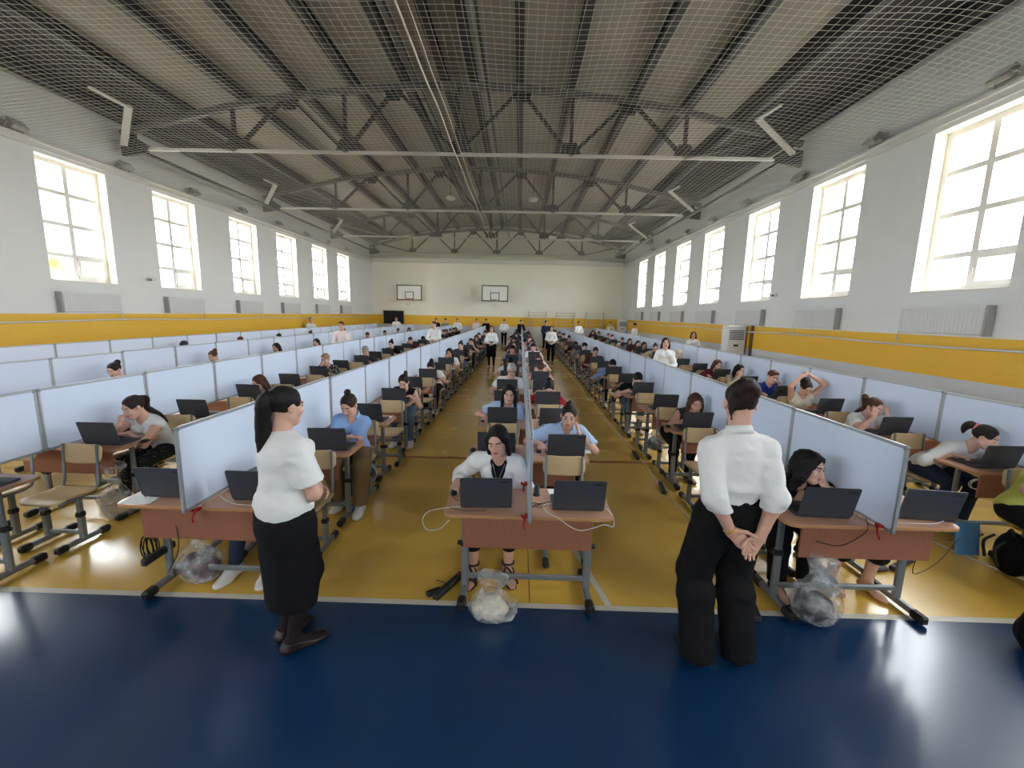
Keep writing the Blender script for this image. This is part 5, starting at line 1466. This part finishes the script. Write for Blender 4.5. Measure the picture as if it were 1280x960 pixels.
for i, (w, k, pose, male, hs_, hc, tc_, sl, d) in enumerate(FAR):
    sit(w, k, pose, (hs_, hc), T(tc_, sl), TR(bots[i % 6]), d, male=bool(male), skin=(i * 7) % 3, shoes='white' if i % 3 == 0 else 'black', dx=((i * 37) % 11 - 5) * .006, dy=((i * 53) % 9 - 4) * .008)

# --- standing figures
def stand(key, loc, rz, hair, top, bottom, label, male=False, shoes='black', skin=0, lids=False, hires=False, cat='person', **kw):
    s = None
    if (key, 'b') not in CACHE:
        sc = kw.pop('sc', 1.06 if male else .99); z = .92 * sc
        d = dict(hip=(0, 0, z), head=(0, -.035, 1.545 * sc), pitch=6, sc=sc, RH=((-.04, -.20, .98 * sc), (.75, -.25, -.35), (0, 1, .1), .5), LH=((.05, -.215, .965 * sc), (-.75, -.25, -.35), (0, 1, .1), .5),
                 Rf=(-.09, .02), Lf=(.09, .02), Rk=(-.1, -1, 0), Lk=(.1, -1, 0), back=.02, legs=(.415, .43))
        d.update(kw); s = Skel(male=male, **d)
    return person(key, s, loc, rz, skin, hair, top, bottom, shoes, label, 'people standing in the hall', cat, lids=lids, hires=hires)

def skirt_long(s, z0, z1, r0, rm, r1, h=.010, cx=0., cy=0.):
    c = s.P
    zm = c[2] - .08
    lp = s.leg('R', .022) + s.leg('L', .022)
    for q in lp: q['cuts'] = [((0, 0, z0), (0, 0, -1)), ((0, 0, z1), (0, 0, 1))]
    return sdf_mesh(lp + [cone((cx, cy, z1), (cx, cy, zm), r0, rm, (Y_, .76), cuts=[((0, 0, z1), (0, 0, 1))]), cone((cx, cy, zm), (cx, cy - .01, z0 - .02), rm, r1, (Y_, .78), cuts=[((0, 0, z0), (0, 0, -1))])], h, .04, (), (), [(.004, 22, 4), (.002, 60, 6)])
# woman in white tee and black skirt, seen from behind
p = stand('st_tee', (-1.40, 2.46, 0), math.radians(146), ('tied', 'black'), T('white', .72, loose=.03, hem=-.10, wr=.006, neck=.058, bulk=1) if False else ('white', .72, dict(loose=.03, hem=-.115, wr=.006, neck=.058)), None,
          'person in white tee and black skirt seen from behind, long dark ponytail', shoes=None, hires=True, sc=1.0, bulk=1.08, head=(0, -.05, 1.535), yaw=4, pitch=10,
          RH=((-.02, -.215, .99), (.9, -.2, -.1), (0, 1, 0), .5), LH=((.05, -.235, .965), (-.85, -.2, -.25), (0, 1, 0), .5), Rpole=(-1, .45, -.6), Lpole=(1, .45, -.6), Rf=(-.07, .03), Lf=(.075, .0), Rtoe=(-.2, -1, 0), Ltoe=(.25, -1, 0))
s = CACHE['st_tee', 's'][0]
ponytail(p, 'st_tee', 'black', [s.H + s.Rh @ A(0, .134, .02), s.H + A(.015, .128, -.08), s.H + A(.03, .125, -.22), s.H + A(.035, .12, -.36), s.H + A(.04, .115, -.46)], .040)
V, F = sdf_mesh(s.leg('R', .004) + s.leg('L', .004) + s.foot('R', .004) + s.foot('L', .004), .009, .02, (), [((0, 0, .75), (0, 0, 1))]); child('tights', np_mesh('tights', [(V, F, 0)], [CL['tights']]), CL['tights'], p)
V, F = skirt_long(s, .30, 1.0, .150, .195, .175); child('skirt', np_mesh('skirt', [(V, F, 0)], [CL['black']]), CL['black'], p)
for sd in 'RL':
    sh = child('loafer', cmesh('st_loafer' + sd, lambda: shoe(s, sd, .013, .005), SHOEBR), SHOEBR, p)
    l = s.legs[sd]; q = l['A'] + l['toe'] * .085; MB().box((q[0], q[1], .066), (.03, .012, .012), 0, None, .003).build('buckle', mat('gold', srgb(212, 170, 80), .3, metal=.9), sh)
# woman in white shirt and wide black trousers, hands clasped behind her back
p = stand('st_shirt', (1.27, 2.44, 0), math.radians(183), ('messybun', 'dark'), ('white', 1.90, dict(loose=.026, hem=.09, wr=.008, neck=.055, ndepth=.0, tucked=True, blouse=.15)), ('trousers', 'black', dict(e=.012, wide=.052, upto=1.13, wr=.006, rise=.15)),
          'person in white shirt and wide black trousers, hands clasped behind back', hires=True, shoes=None, sc=1.055, head=(0, -.03, 1.625), pitch=8, yaw=-16, hip=(0, 0, .985), legs=(.43, .445),
          RH=((-.075, .175, .915), (.62, .12, -.75), (.15, 1, .1), .45), LH=((.085, .155, .940), (-.72, .12, -.62), (.1, 1, .1), .5), Rpole=(-.75, .8, .0), Lpole=(.75, .8, .0), Rf=(-.13, .0), Lf=(.13, .0), Rtoe=(-.05, -1, 0), Ltoe=(.05, -1, 0), arms=.94)
s = CACHE['st_shirt', 's'][0]
for sd in 'RL': child('shoe', cmesh('st_shirt_shoe' + sd, lambda: shoe(s, sd, .014, low=False), SHOEB), SHOEB, p)
bracelet(p, s.arms['L'], mat('gold', srgb(212, 170, 80), .3, metal=.9), .029, .012)
collar(p, 'st_shirt', CL['white'], -60, 240, .062, .042)
# farther standing people
KS = T('white', 1.4); tr = TR('black')
p = stand('stf', (-1.09, 16.94, 0), 0, ('long', 'auburn'), T('white', LS, tucked=True, hem=.03), ('trousers', 'tights', dict(e=.004)), 'person in white blouse and black skirt standing in the left aisle')
s = CACHE['stf', 's'][0]; child('skirt', cmesh('stf_skirt', lambda: skirt_long(s, .46, 1.05, .14, .18, .18), CL['black']), CL['black'], p)
stand('stf', (1.38, 19.2, 0), 0, ('long', 'black'), T('white', LS), tr, 'person in white blouse and black trousers standing in the right aisle')
stand('stm', (-1.02, 28.3, 0), 0, ('short', 'black'), T('white', LS), tr, 'person in white shirt and black trousers standing at the far wall', male=True)
stand('stm', (.05, 28.9, 0), .6, ('short', 'black'), T('black', LS), tr, 'person in black standing beyond the end of the middle row', male=True)
stand('stm', (1.55, 26.6, 0), .3, ('short', 'black'), T('navy', LS), tr, 'person in dark suit standing behind the right aisle', male=True)
stand('stm', (-2.25, 29.2, 0), -.2, ('short', 'black'), T('black', LS), tr, 'person in black suit by the far wall left of the aisle', male=True)
stand('stm', (-3.3, 16.9, 0), -.2, ('short', 'black'), T('white', LS), tr, 'person in white shirt standing between first and second left rows', male=True)
stand('stm', (-5.55, 13.6, 0), 0, ('short', 'auburn'), T('pinkwhite', LS), tr, 'person in pale shirt standing between second and third left rows', male=True)
stand('stm', (-9.75, 20.3, 0), 1.1, ('short', 'grey'), T('white', LS), tr, 'grey-haired person in white shirt standing by the left wall', male=True)
stand('stm', (-7.9, 28.0, 0), .3, ('short', 'auburn'), T('white', LS), tr, 'person in white shirt standing before the black panel', male=True)
stand('stm', (-5.35, 27.9, 0), .5, ('short', 'black'), T('black', LS), tr, 'taller person in black among the group at the far left', male=True)
stand('stm', (-4.65, 27.4, 0), -.6, ('short', 'black'), T('grey', LS), tr, 'person in grey among the group at the far left', male=True)
stand('stm', (-4.1, 28.8, 0), 0, ('short', 'auburn'), T('white', LS), tr, 'person in white shirt right of the far left group', male=True)
stand('stm', (-2.9, 29.3, 0), .3, ('short', 'auburn'), T('pinkwhite', LS), tr, 'person in pale shirt at the far wall behind the first left row', male=True)
stand('stf', (3.35, 10.1, 0), -.2, ('long', 'dark'), T('white', LS), tr, 'person in white blouse standing between the two right rows')
stand('stf', (6.05, 15.4, 0), -.2, ('long', 'auburn'), T('white', SS), tr, 'person in white top standing by the right wall')
stand('stm', (6.3, 24.2, 0), -1.3, ('short', 'black'), T('white', LS), tr, 'person in white shirt turned sideways by the right wall', male=True)
stand('stm', (3.6, 27.2, 0), .4, ('short', 'auburn'), T('white', LS), tr, 'person in white shirt beyond the first right row', male=True)
stand('stm', (5.8, 28.4, 0), 0, ('short', 'auburn'), T('cream', LS), tr, 'person in cream shirt in the far right corner', male=True)
# ------------------------------------------------------------------ small things on and under the desks
M_MOUSE = mat('mouse_black', srgb(18, 18, 19), .35); M_CABW = mat('cable_white', srgb(215, 214, 208), .5); M_CABB = mat('cable_black', srgb(20, 20, 21), .5)
def mouse(x, y, rz, label, z=.7505):
    V, F = sdf_mesh([ell((0, 0, .010), (.031, .055, .020))], .0045, .01, (), [((0, 0, .0005), (0, 0, -1))])
    o = link('computer_mouse', CACHE.setdefault('mouse', np_mesh('mouse', [(V, F, 0)], [M_MOUSE])), None, (x, y, z)); o.rotation_euler = (0, 0, rz)
    tag(o, label, 'mouse', 'computer mice on the desks')
    MB().tube([(0, -.034, .025), (0, -.022, .0285)], .004, 6).build('wheel', M_CAP, o)
    MB().tube(spline([(0, -.054, .010), (.01, -.10, .004), (.05, -.14, .004), (.10, -.12, .004)]), .002, 5).build('cord', M_CABB, o)
mouse(-.470, front(1) + .35, .1, 'black mouse under the right hand at the first desk of the middle row')
mouse(.215, front(2) + .27, .0, 'black mouse left of the laptop, second desk, middle row right seat')
mouse(-.44, front(3) + .30, .1, 'black mouse left of the laptop, third desk, middle row')
mouse(-.44, front(2) + .25, .0, 'black mouse beside an unused laptop, second desk, middle row')
mouse(seatx('L2', 'R') + .26, front(2) + .25, 0, 'black mouse by laptop, second desk, second left row')
mouse(seatx('R1', 'L') - .27, front(3) + .25, 0, 'black mouse by laptop, third desk, first right row')
def cable(pts, m, label, r=.003, name='cable', group=None):
    o = MB().tube(spline(pts, 8), r, 6).build(name, m); return tag(o, label, 'cable', group)
f1 = front(1)
cable([(-.36, f1 + .12, .756), (-.45, f1 + .10, .757), (-.55, f1 + .06, .756), (-.605, f1 + .02, .75), (-.63, f1 + .0, .70), (-.60, f1 + .01, .63), (-.52, f1 + .05, .62), (-.46, f1 + .06, .68)], M_CABW, 'white cable looping off the left end of the front middle desk')
cable([(.27, f1 + .22, .757), (.20, f1 + .17, .757), (.22, f1 + .06, .757), (.29, f1 - .008, .750), (.36, f1 - .012, .70), (.44, f1 - .012, .668), (.53, f1 - .012, .69), (.60, f1 - .012, .715), (.66, f1 - .008, .70), (.668, f1 + .03, .74), (.655, f1 + .10, .757), (.63, f1 + .17, .76)], M_CABW, 'white cable drooping in front of the front middle desk')
pts = [(.12 + .05 * math.cos(a * 1.9) + .008 * a, f1 + .17 + .035 * math.sin(a * 2.3), .756 + .002 * (i % 3)) for i, a in enumerate(np.linspace(0, 9, 26))] + [(.26, f1 + .24, .758)]
cable(pts, M_CABB, 'tangled thin black cord beside the board on the front middle desk', .0022)
cable([(.05 - .25, f1 + .06, .757), (-.35, f1 + .05, .757), (-.45, f1 + .09, .757), (-.47, f1 + .14, .757)], M_CABB, 'thin black cord in front of the laptop on the front middle desk', .002)
L1x, R1x = ROWS['L1'][0], ROWS['R1'][0]
cable([(L1x + .04, f1 + .18, .757), (L1x + .14, f1 + .10, .758), (L1x + .25, f1 + .05, .757), (L1x + .40, f1 + .045, .757), (L1x + .52, f1 + .10, .757)], M_CABW, 'white cable in front of the laptop on the first desk of the left row')
cable([(L1x - .25, f1 + .09, .70), (L1x - .20, f1 + .06, .50), (L1x - .22, f1 + .06, .36), (L1x - .34, f1 + .12, .2), (L1x - .42, f1 + .2, .12)], M_CABB, 'black cable hanging below the first desk of the left row', .0035)
cable([(R1x + .02, f1 + .16, .757), (R1x - .06, f1 + .02, .754), (R1x - .10, f1 - .008, .70), (R1x - .20, f1 + .05, .58), (R1x - .38, f1 + .03, .62)], M_CABB, 'black cord hanging over the front of the first desk right of middle', .003)
cable([(R1x + .10, f1 + .06, .757), (R1x + .25, f1 + .05, .757), (R1x + .42, f1 + .06, .757), (R1x + .52, f1 + .10, .762)], M_CABW, 'white cable before the laptop on the wall side of the first right desk')
cable([(R1x + .55, f1 + .25, .74), (R1x + .60, f1 + .3, .5), (R1x + .66, f1 + .4, .22), (R1x + .8, f1 + .5, .12), (R1x + 1.0, f1 + .55, .2), (R1x + 1.3, f1 + .7, .35)], M_CABB, 'black cable sagging from the right end of the first right desk', .003)
R2x = ROWS['R2'][0]
cable([(R2x - .9, 4.5, .004), (R2x - .75, 4.0, .004), (R2x - .6, 3.5, .004), (R2x - .3, 3.1, .004), (R2x, 2.98, .004)], M_CABW, 'white cable lying on the floor beside the right wall row', .006)
# cables running along the aisle sides
for x, w, ph in ((R1x - .60, 'aisle edge of the first right row', 0),):
    cable([(x + .02 * math.sin(t * 2.1 + ph), t, .006) for t in np.linspace(3.4, 20, 34)], M_CABW if ph == 0 else M_CABB, 'long power cable along the %s' % w, .006)
# coil under the second desk of the wall row
c0 = Vector((R2x - .44, front(2) + .10, .60))
cable([c0 + Vector((.07 * math.cos(a), .015 * math.sin(a * .37), .05 * math.sin(a))) for a in np.linspace(0, 20, 70)], M_CABW, 'coiled white cable hanging under the second desk by the right wall', .0035)
# power strips and adapters
def power_strip(x, y, z, rz, n, label, rx=0):
    r = empty('power_strip', (x, y, z), rz); r.rotation_euler = (rx, 0, rz); tag(r, label, 'power strip')
    MB().box((0, 0, .022), (.07 * n, .055, .044), 0, None, .008).build('housing', M_DARK, r)
    for i in range(n - 1):
        MB().tube([((i - (n - 2) / 2) * .062, 0, .044), ((i - (n - 2) / 2) * .062, 0, .0465)], .02, 12).build('socket', M_CAP, r)
    MB().box(((n - 1) * .03 + .01, 0, .047), (.022, .016, .006)).build('switch', M_REDC, r)
    return r
power_strip(-.50, f1 + .30, 0, 1.1, 5, 'black power strip on the floor left of the front middle desk')
power_strip(R1x - .66, f1 + .22, 0, 1.3, 6, 'black power strip on the floor left of the first right desk')
power_strip(L1x - .50, f1 + .20, .28, PI / 2, 4, 'black power strip strapped to the leg of the first left desk', PI / 2)
power_strip(R1x + .95, f1 + .80, .0, .5, 5, 'black power strip on the floor between the two right rows')
power_strip(R1x - .62, front(3) + .1, 0, 1.4, 5, 'black power strip beside the third desk, right aisle')
power_strip(R1x - .62, front(4) + .2, 0, 1.5, 5, 'black power strip beside the fourth desk, right aisle')
def adapter(x, y, z, rz, label):
    o = MB().box((0, 0, .018), (.12, .055, .036), 0, None, .01).build('power_adapter', M_CAP, None, (x, y, z)); o.rotation_euler = (0, 0, rz); tag(o, label, 'adapter')
    MB().tube(spline([(.06, 0, .018), (.10, .03, .01), (.12, .09, .006), (.08, .15, .006)]), .003, 5).build('cord', M_CABB, o)
adapter(-.60, f1 + .22, .0, .6, 'black adapter brick on the floor by the front middle desk')
adapter(R1x + .70, f1 + .72, 0, .2, 'black adapter brick on the floor between the right rows')
# bundle of cords tied to the first left desk leg
c0 = Vector((L1x - .52, f1 + .20, .33))
cable([c0 + Vector((.045 * math.cos(a) - .02, .03 * math.sin(a * .61), .10 * math.sin(a))) for a in np.linspace(0, 40, 130)], M_CABB, 'bundle of black cords tied to the leg of the first left desk', .004)
# papers
def paper(x, y, w, d, rz, n, label, z=.7505):
    m = MB()
    for i in range(n): m.box((0.004 * (i % 3), .003 * ((i * 2) % 3), .0006 + i * .0012), (w, d, .001), 0, Matrix.Rotation(.02 * (i % 3), 3, 'Z'))
    o = m.build('paper_sheets', M_PAPER, None, (x, y, z)); o.rotation_euler = (0, 0, rz); return tag(o, label, 'paper', 'papers on the desks')
paper(L1x - .47, f1 + .13, .20, .22, .1, 2, 'white paper sheets at the left end of the first left desk')
o = MB().lathe([(.0, 0), (.026, 0), (.028, .035), (.024, .036), (.023, .006), (0, .006)], 14).build('paper_cup', M_PAPER, None, (L1x - .45, f1 + .16, .754)); tag(o, 'small white cup on the papers of the first left desk', 'cup')
paper(R1x + .20, f1 + .30, .16, .24, -.2, 3, 'white paper sheets behind the board on the first right desk')
paper(seatx('M', 'R') - .13, f1 + .40, .12, .16, .1, 3, 'folded white paper behind the right laptop of front middle desk')
paper(seatx('M', 'R') + .22, front(2) + .36, .14, .20, 0, 3, 'white paper right of the laptop, second desk, middle row')
paper(seatx('L1', 'R') + .12, front(3) + .40, .18, .12, .1, 2, 'white papers beside the laptop, third desk, first left row')
paper(seatx('L2', 'R') - .02, front(2) + .42, .20, .14, .3, 2, 'white paper under the pen, second desk, second left row')
paper(seatx('R1', 'L') - .20, f1 + .40, .16, .22, .4, 3, 'white papers left of the laptop on the first right desk')
o = MB().tube([(0, 0, 0), (.14, .02, .03)], .0045, 6).build('pen', M_LENS, None, (seatx('L2', 'R') - .10, front(2) + .44, .757)); tag(o, 'white pen above the laptop at second desk, second left row', 'pen')
# table lamp-like black stand beside the front middle board
o = MB().lathe([(.026, 0), (.026, .012), (.022, .02), (.021, .06), (.014, .075), (.013, .09), (0, .092)], 14).build('drink_bottle', M_DARK, None, (.155, f1 + .36, .7505)); tag(o, 'small dark bottle right of the board on the front middle desk', 'bottle')
# red clips
def clip(x, y, z, label):
    r = tag(MB().box((0, 0, 0), (.030, .05, .022), 0, None, .006).tube([(-.012, -.02, 0), (-.03, -.035, .01), (-.034, -.055, .03)], .008, 6).tube([(-.012, .0, -.01), (-.02, -.03, -.05), (-.012, -.035, -.08)], .007, 6).build('clamp_clip', M_REDC, None, (x, y, z)), label, 'clip', 'red clips holding the boards')
clip(ROWS['M'][0] - .02, f1 - .02, .765, 'red clip at the foot of the front middle board'); clip(ROWS['M'][0] - .02, f1 + .46, .80, 'red clip at the rear of the front middle board')
clip(R1x - .03, f1 - .03, .775, 'red clip at the foot of the board on the first right desk'); clip(L1x + .02, f1 - .02, .745, 'red clip at the foot of the board on the first left desk')
# clear plastic bags
def plastic():
    m = bpy.data.materials.new('clear_plastic'); m.use_nodes = True; nt = m.node_tree
    for n in list(nt.nodes): nt.nodes.remove(n)
    N = nt.nodes.new; o = N('ShaderNodeOutputMaterial'); mx = N('ShaderNodeMixShader'); t = N('ShaderNodeBsdfTransparent'); p = N('ShaderNodeBsdfPrincipled')
    p.inputs['Base Color'].default_value = srgb(225, 228, 230); p.inputs['Roughness'].default_value = .18; p.inputs['Specular IOR Level'].default_value = .8
    n = N('ShaderNodeTexNoise'); n.inputs['Scale'].default_value = 10; n.inputs['Detail'].default_value = 8; tc = N('ShaderNodeTexCoord'); nt.links.new(tc.outputs['Object'], n.inputs['Vector'])
    r = N('ShaderNodeMapRange'); r.inputs[1].default_value = .40; r.inputs[2].default_value = .68; r.inputs[3].default_value = .05; r.inputs[4].default_value = .55; nt.links.new(n.outputs['Fac'], r.inputs[0]); nt.links.new(r.outputs[0], mx.inputs[0])
    bp = N('ShaderNodeBump'); bp.inputs['Strength'].default_value = .9; bp.inputs['Distance'].default_value = .02; nt.links.new(n.outputs['Fac'], bp.inputs['Height']); nt.links.new(bp.outputs['Normal'], p.inputs['Normal'])
    nt.links.new(t.outputs[0], mx.inputs[1]); nt.links.new(p.outputs[0], mx.inputs[2]); nt.links.new(mx.outputs[0], o.inputs[0])
    return m
M_PLAS = plastic()
def bag(x, y, z, w, d, h, seed, inner, label, ilabel, iname='clothes_bundle', rz=0, flare=.11):
    P = [ell((0, 0, h * .30), (w / 2, d / 2, h * .32)), ell((w * .12, 0, h * .25), (w * .4, d * .45, h * .25)), cone((0, 0, h * .45), (.01, 0, h * .68), w * .26, .045), cone((.01, 0, h * .68), (.02, .01, h), .04, flare)]
    V, F = sdf_mesh(P, .008, .05, (), [((0, 0, .004), (0, 0, -1)), ((0, 0, h), (.15, 0, 1))], [(.020, 22, seed), (.011, 55, seed + 1), (.004, 120, seed + 2)])
    o = link('plastic_bag', np_mesh('plastic_bag', [(V, F, 0)], [M_PLAS]), None, (x, y, z)); o.rotation_euler = (0, 0, rz); tag(o, label, 'bag', 'clear plastic bags under the desks')
    V, F = sdf_mesh([ell((0, 0, h * .24), (w * .40, d * .40, h * .22)), ell((w * .12, .01, h * .18), (w * .28, d * .32, h * .16)), ell((-w * .12, -.01, h * .32), (w * .22, d * .26, h * .16))], .010, .03, (), [((0, 0, .012), (0, 0, -1))], [(.018, 24, seed + 3), (.008, 60, seed + 4)])
    b = link(iname, np_mesh(iname, [(V, F, 0)], [inner]), None, (x, y, z)); b.rotation_euler = (0, 0, rz); tag(b, ilabel, 'bundle', 'bundles inside the plastic bags')
    return o
bag(-.155, f1 - .01, 0, .32, .24, .30, 3, CL['cream'], 'clear plastic bag with pale contents below the front middle desk', 'pale bundle inside the plastic bag below the front middle desk', flare=.12)
bag(L1x - .26, f1 + .30, 0, .30, .26, .46, 7, mat('bundle_plum', srgb(84, 56, 64), .6), 'clear plastic bag with plum contents under the first left desk', 'plum coloured bundle inside the bag under the first left desk')
bag(R1x - .32, f1 + .06, 0, .32, .26, .50, 11, mat('bundle_black', srgb(40, 38, 40), .7), 'clear plastic bag with dark contents under the first right desk', 'dark bundle in the bag under the first right desk')
bag(R1x - .05, f1 + .36, 0, .26, .24, .40, 15, CL['grey'], 'clear plastic bag farther under the first right desk', 'grey bundle in the farther bag under the first right desk')
bag(L1x + .30, front(3) + .10, 0, .30, .26, .40, 19, CL['darkgrey'], 'grey plastic bag under the third desk of the first left row', 'dark grey bundle under the third desk, first left row')
bag(R1x - .36, front(4) + .16, .12, .28, .24, .44, 23, CL['darkgrey'], 'plastic bag hanging under the fourth desk, first right row', 'dark bundle in the bag under the fourth desk, first right row')
bag(ROWS['L2'][0] + .35, front(2) + .12, 0, .28, .26, .56, 29, CL['beige'], 'clear plastic bag under the second desk of the second left row', 'beige bundle in the bag, second desk, second left row')
# padded bags on the floor
def backpack(x, y, z, rz, m, label):
    V, F = sdf_mesh([ell((0, 0, .17), (.15, .10, .19)), ell((0, -.07, .12), (.11, .06, .10))], .010, .04, (), [((0, 0, .004), (0, 0, -1))], [(.006, 30, 5)])
    o = link('backpack', np_mesh('backpack', [(V, F, 0)], [m]), None, (x, y, z)); o.rotation_euler = (0, 0, rz); tag(o, label, 'backpack')
    for s in (-1, 1): MB().tube(spline([(s * .07, .09, .30), (s * .08, .15, .22), (s * .09, .12, .08)]), .012, 6).build('strap', M_CAP, o)
    MB().tube(spline([(-.04, .03, .34), (0, .03, .39), (.04, .03, .34)]), .01, 6).build('handle', M_CAP, o)
    return o
backpack(3.41, 2.56, 0, 3.0, CL['black'], 'black backpack standing on the blue floor at the right picture edge')
backpack(seatx('L1', 'R'), front(2) + .82, 0, .2, CL['darkgrey'], 'dark backpack under the chair of the second desk, first left row')
backpack(seatx('R2', 'L') - .3, front(1) + .75, 0, 1.2, CL['black'], 'black backpack on the floor by the first desk at the right wall')
o = MB().box((0, 0, 0), (.22, .012, .30), 0, Matrix.Rotation(-.15, 3, 'X'), .004).build('folder', mat('folder_blue', srgb(86, 140, 190), .5), None, (seatx('R2', 'L') - .38, front(1) + 1.04, .152)); tag(o, 'light blue folder standing on the floor beside the first chair, right wall row', 'folder')
# far corner: dark sofa-like stack behind the right wall row
r = empty('sofa', (5.55, 29.2, 0)); tag(r, 'black sofa in the far right corner before the wall bars', 'sofa')
MB().box((0, -.05, .30), (1.7, .75, .34), 0, None, .06).build('seat', CL['black'], r); MB().box((0, .28, .65), (1.7, .22, .75), 0, None, .08).build('backrest', CL['black'], r)
for s in (-1, 1):
    MB().box((s * .80, -.05, .45), (.2, .78, .40), 0, None, .06).build('armrest', CL['black'], r)
    for q in (-.32, .25): MB().box((s * .75, q, .07), (.06, .06, .14)).build('leg', M_CAP, r)

# ------------------------------------------------------------------ light and camera
w = bpy.data.worlds.new('sky'); SC.world = w; w.use_nodes = True
bg = w.node_tree.nodes['Background']; bg.inputs[0].default_value = (.93, .965, 1.0, 1); bg.inputs[1].default_value = 9.0
for x, sg in ((XL, -1), (XR, 1)):
    for y0 in WINS:
        l = bpy.data.lights.new('window_portal', 'AREA'); l.shape = 'RECTANGLE'; l.size = WT - WB; l.size_y = WW
        l.cycles.is_portal = True
        o = link('window_portal', l, None, (x + sg * .40, y0 + WW / 2, (WT + WB) / 2)); o.rotation_euler = (0, math.radians(-90 if sg < 0 else 90), 0)
for w in ADDED_WINS:  # sky light through the added windows behind the viewer
    l = bpy.data.lights.new('window_portal', 'AREA'); l.shape = 'RECTANGLE'; l.size = WW; l.size_y = WT - WB; l.cycles.is_portal = True
    o = link('window_portal', l, None, (w + WW / 2, YF - .38, (WT + WB) / 2)); o.rotation_euler = (math.radians(90), 0, 0)
f_, pit, yaw, rol = 545.124, 0.15885, -0.01529, 0.02174
cp, sp_, cy, sy = math.cos(pit), math.sin(pit), math.cos(yaw), math.sin(yaw)
fwd = Vector((sy * cp, cy * cp, -sp_)); r0 = Vector((cy, -sy, 0)); u0 = r0.cross(fwd)
rr_ = math.cos(rol) * r0 + math.sin(rol) * u0; uu = -math.sin(rol) * r0 + math.cos(rol) * u0
cam = bpy.data.cameras.new('camera'); cam.sensor_width = 36; cam.lens = f_ / 1280 * 36; cam.clip_start = .05; cam.clip_end = 500
co = link('camera', cam)
co.matrix_world = Matrix(((rr_.x, uu.x, -fwd.x, 0), (rr_.y, uu.y, -fwd.y, 0), (rr_.z, uu.z, -fwd.z, 2.1), (0, 0, 0, 1)))
SC.camera = co
vs = SC.view_settings; vs.view_transform = 'Standard'; vs.look = 'None'; vs.gamma = 1; vs.use_curve_mapping = False; vs.exposure = 1.42
cy_ = SC.cycles; cy_.use_denoising = True; cy_.max_bounces = 8; cy_.diffuse_bounces = 5; cy_.transparent_max_bounces = 12; cy_.sample_clamp_indirect = 8; cy_.caustics_reflective = False; cy_.caustics_refractive = False
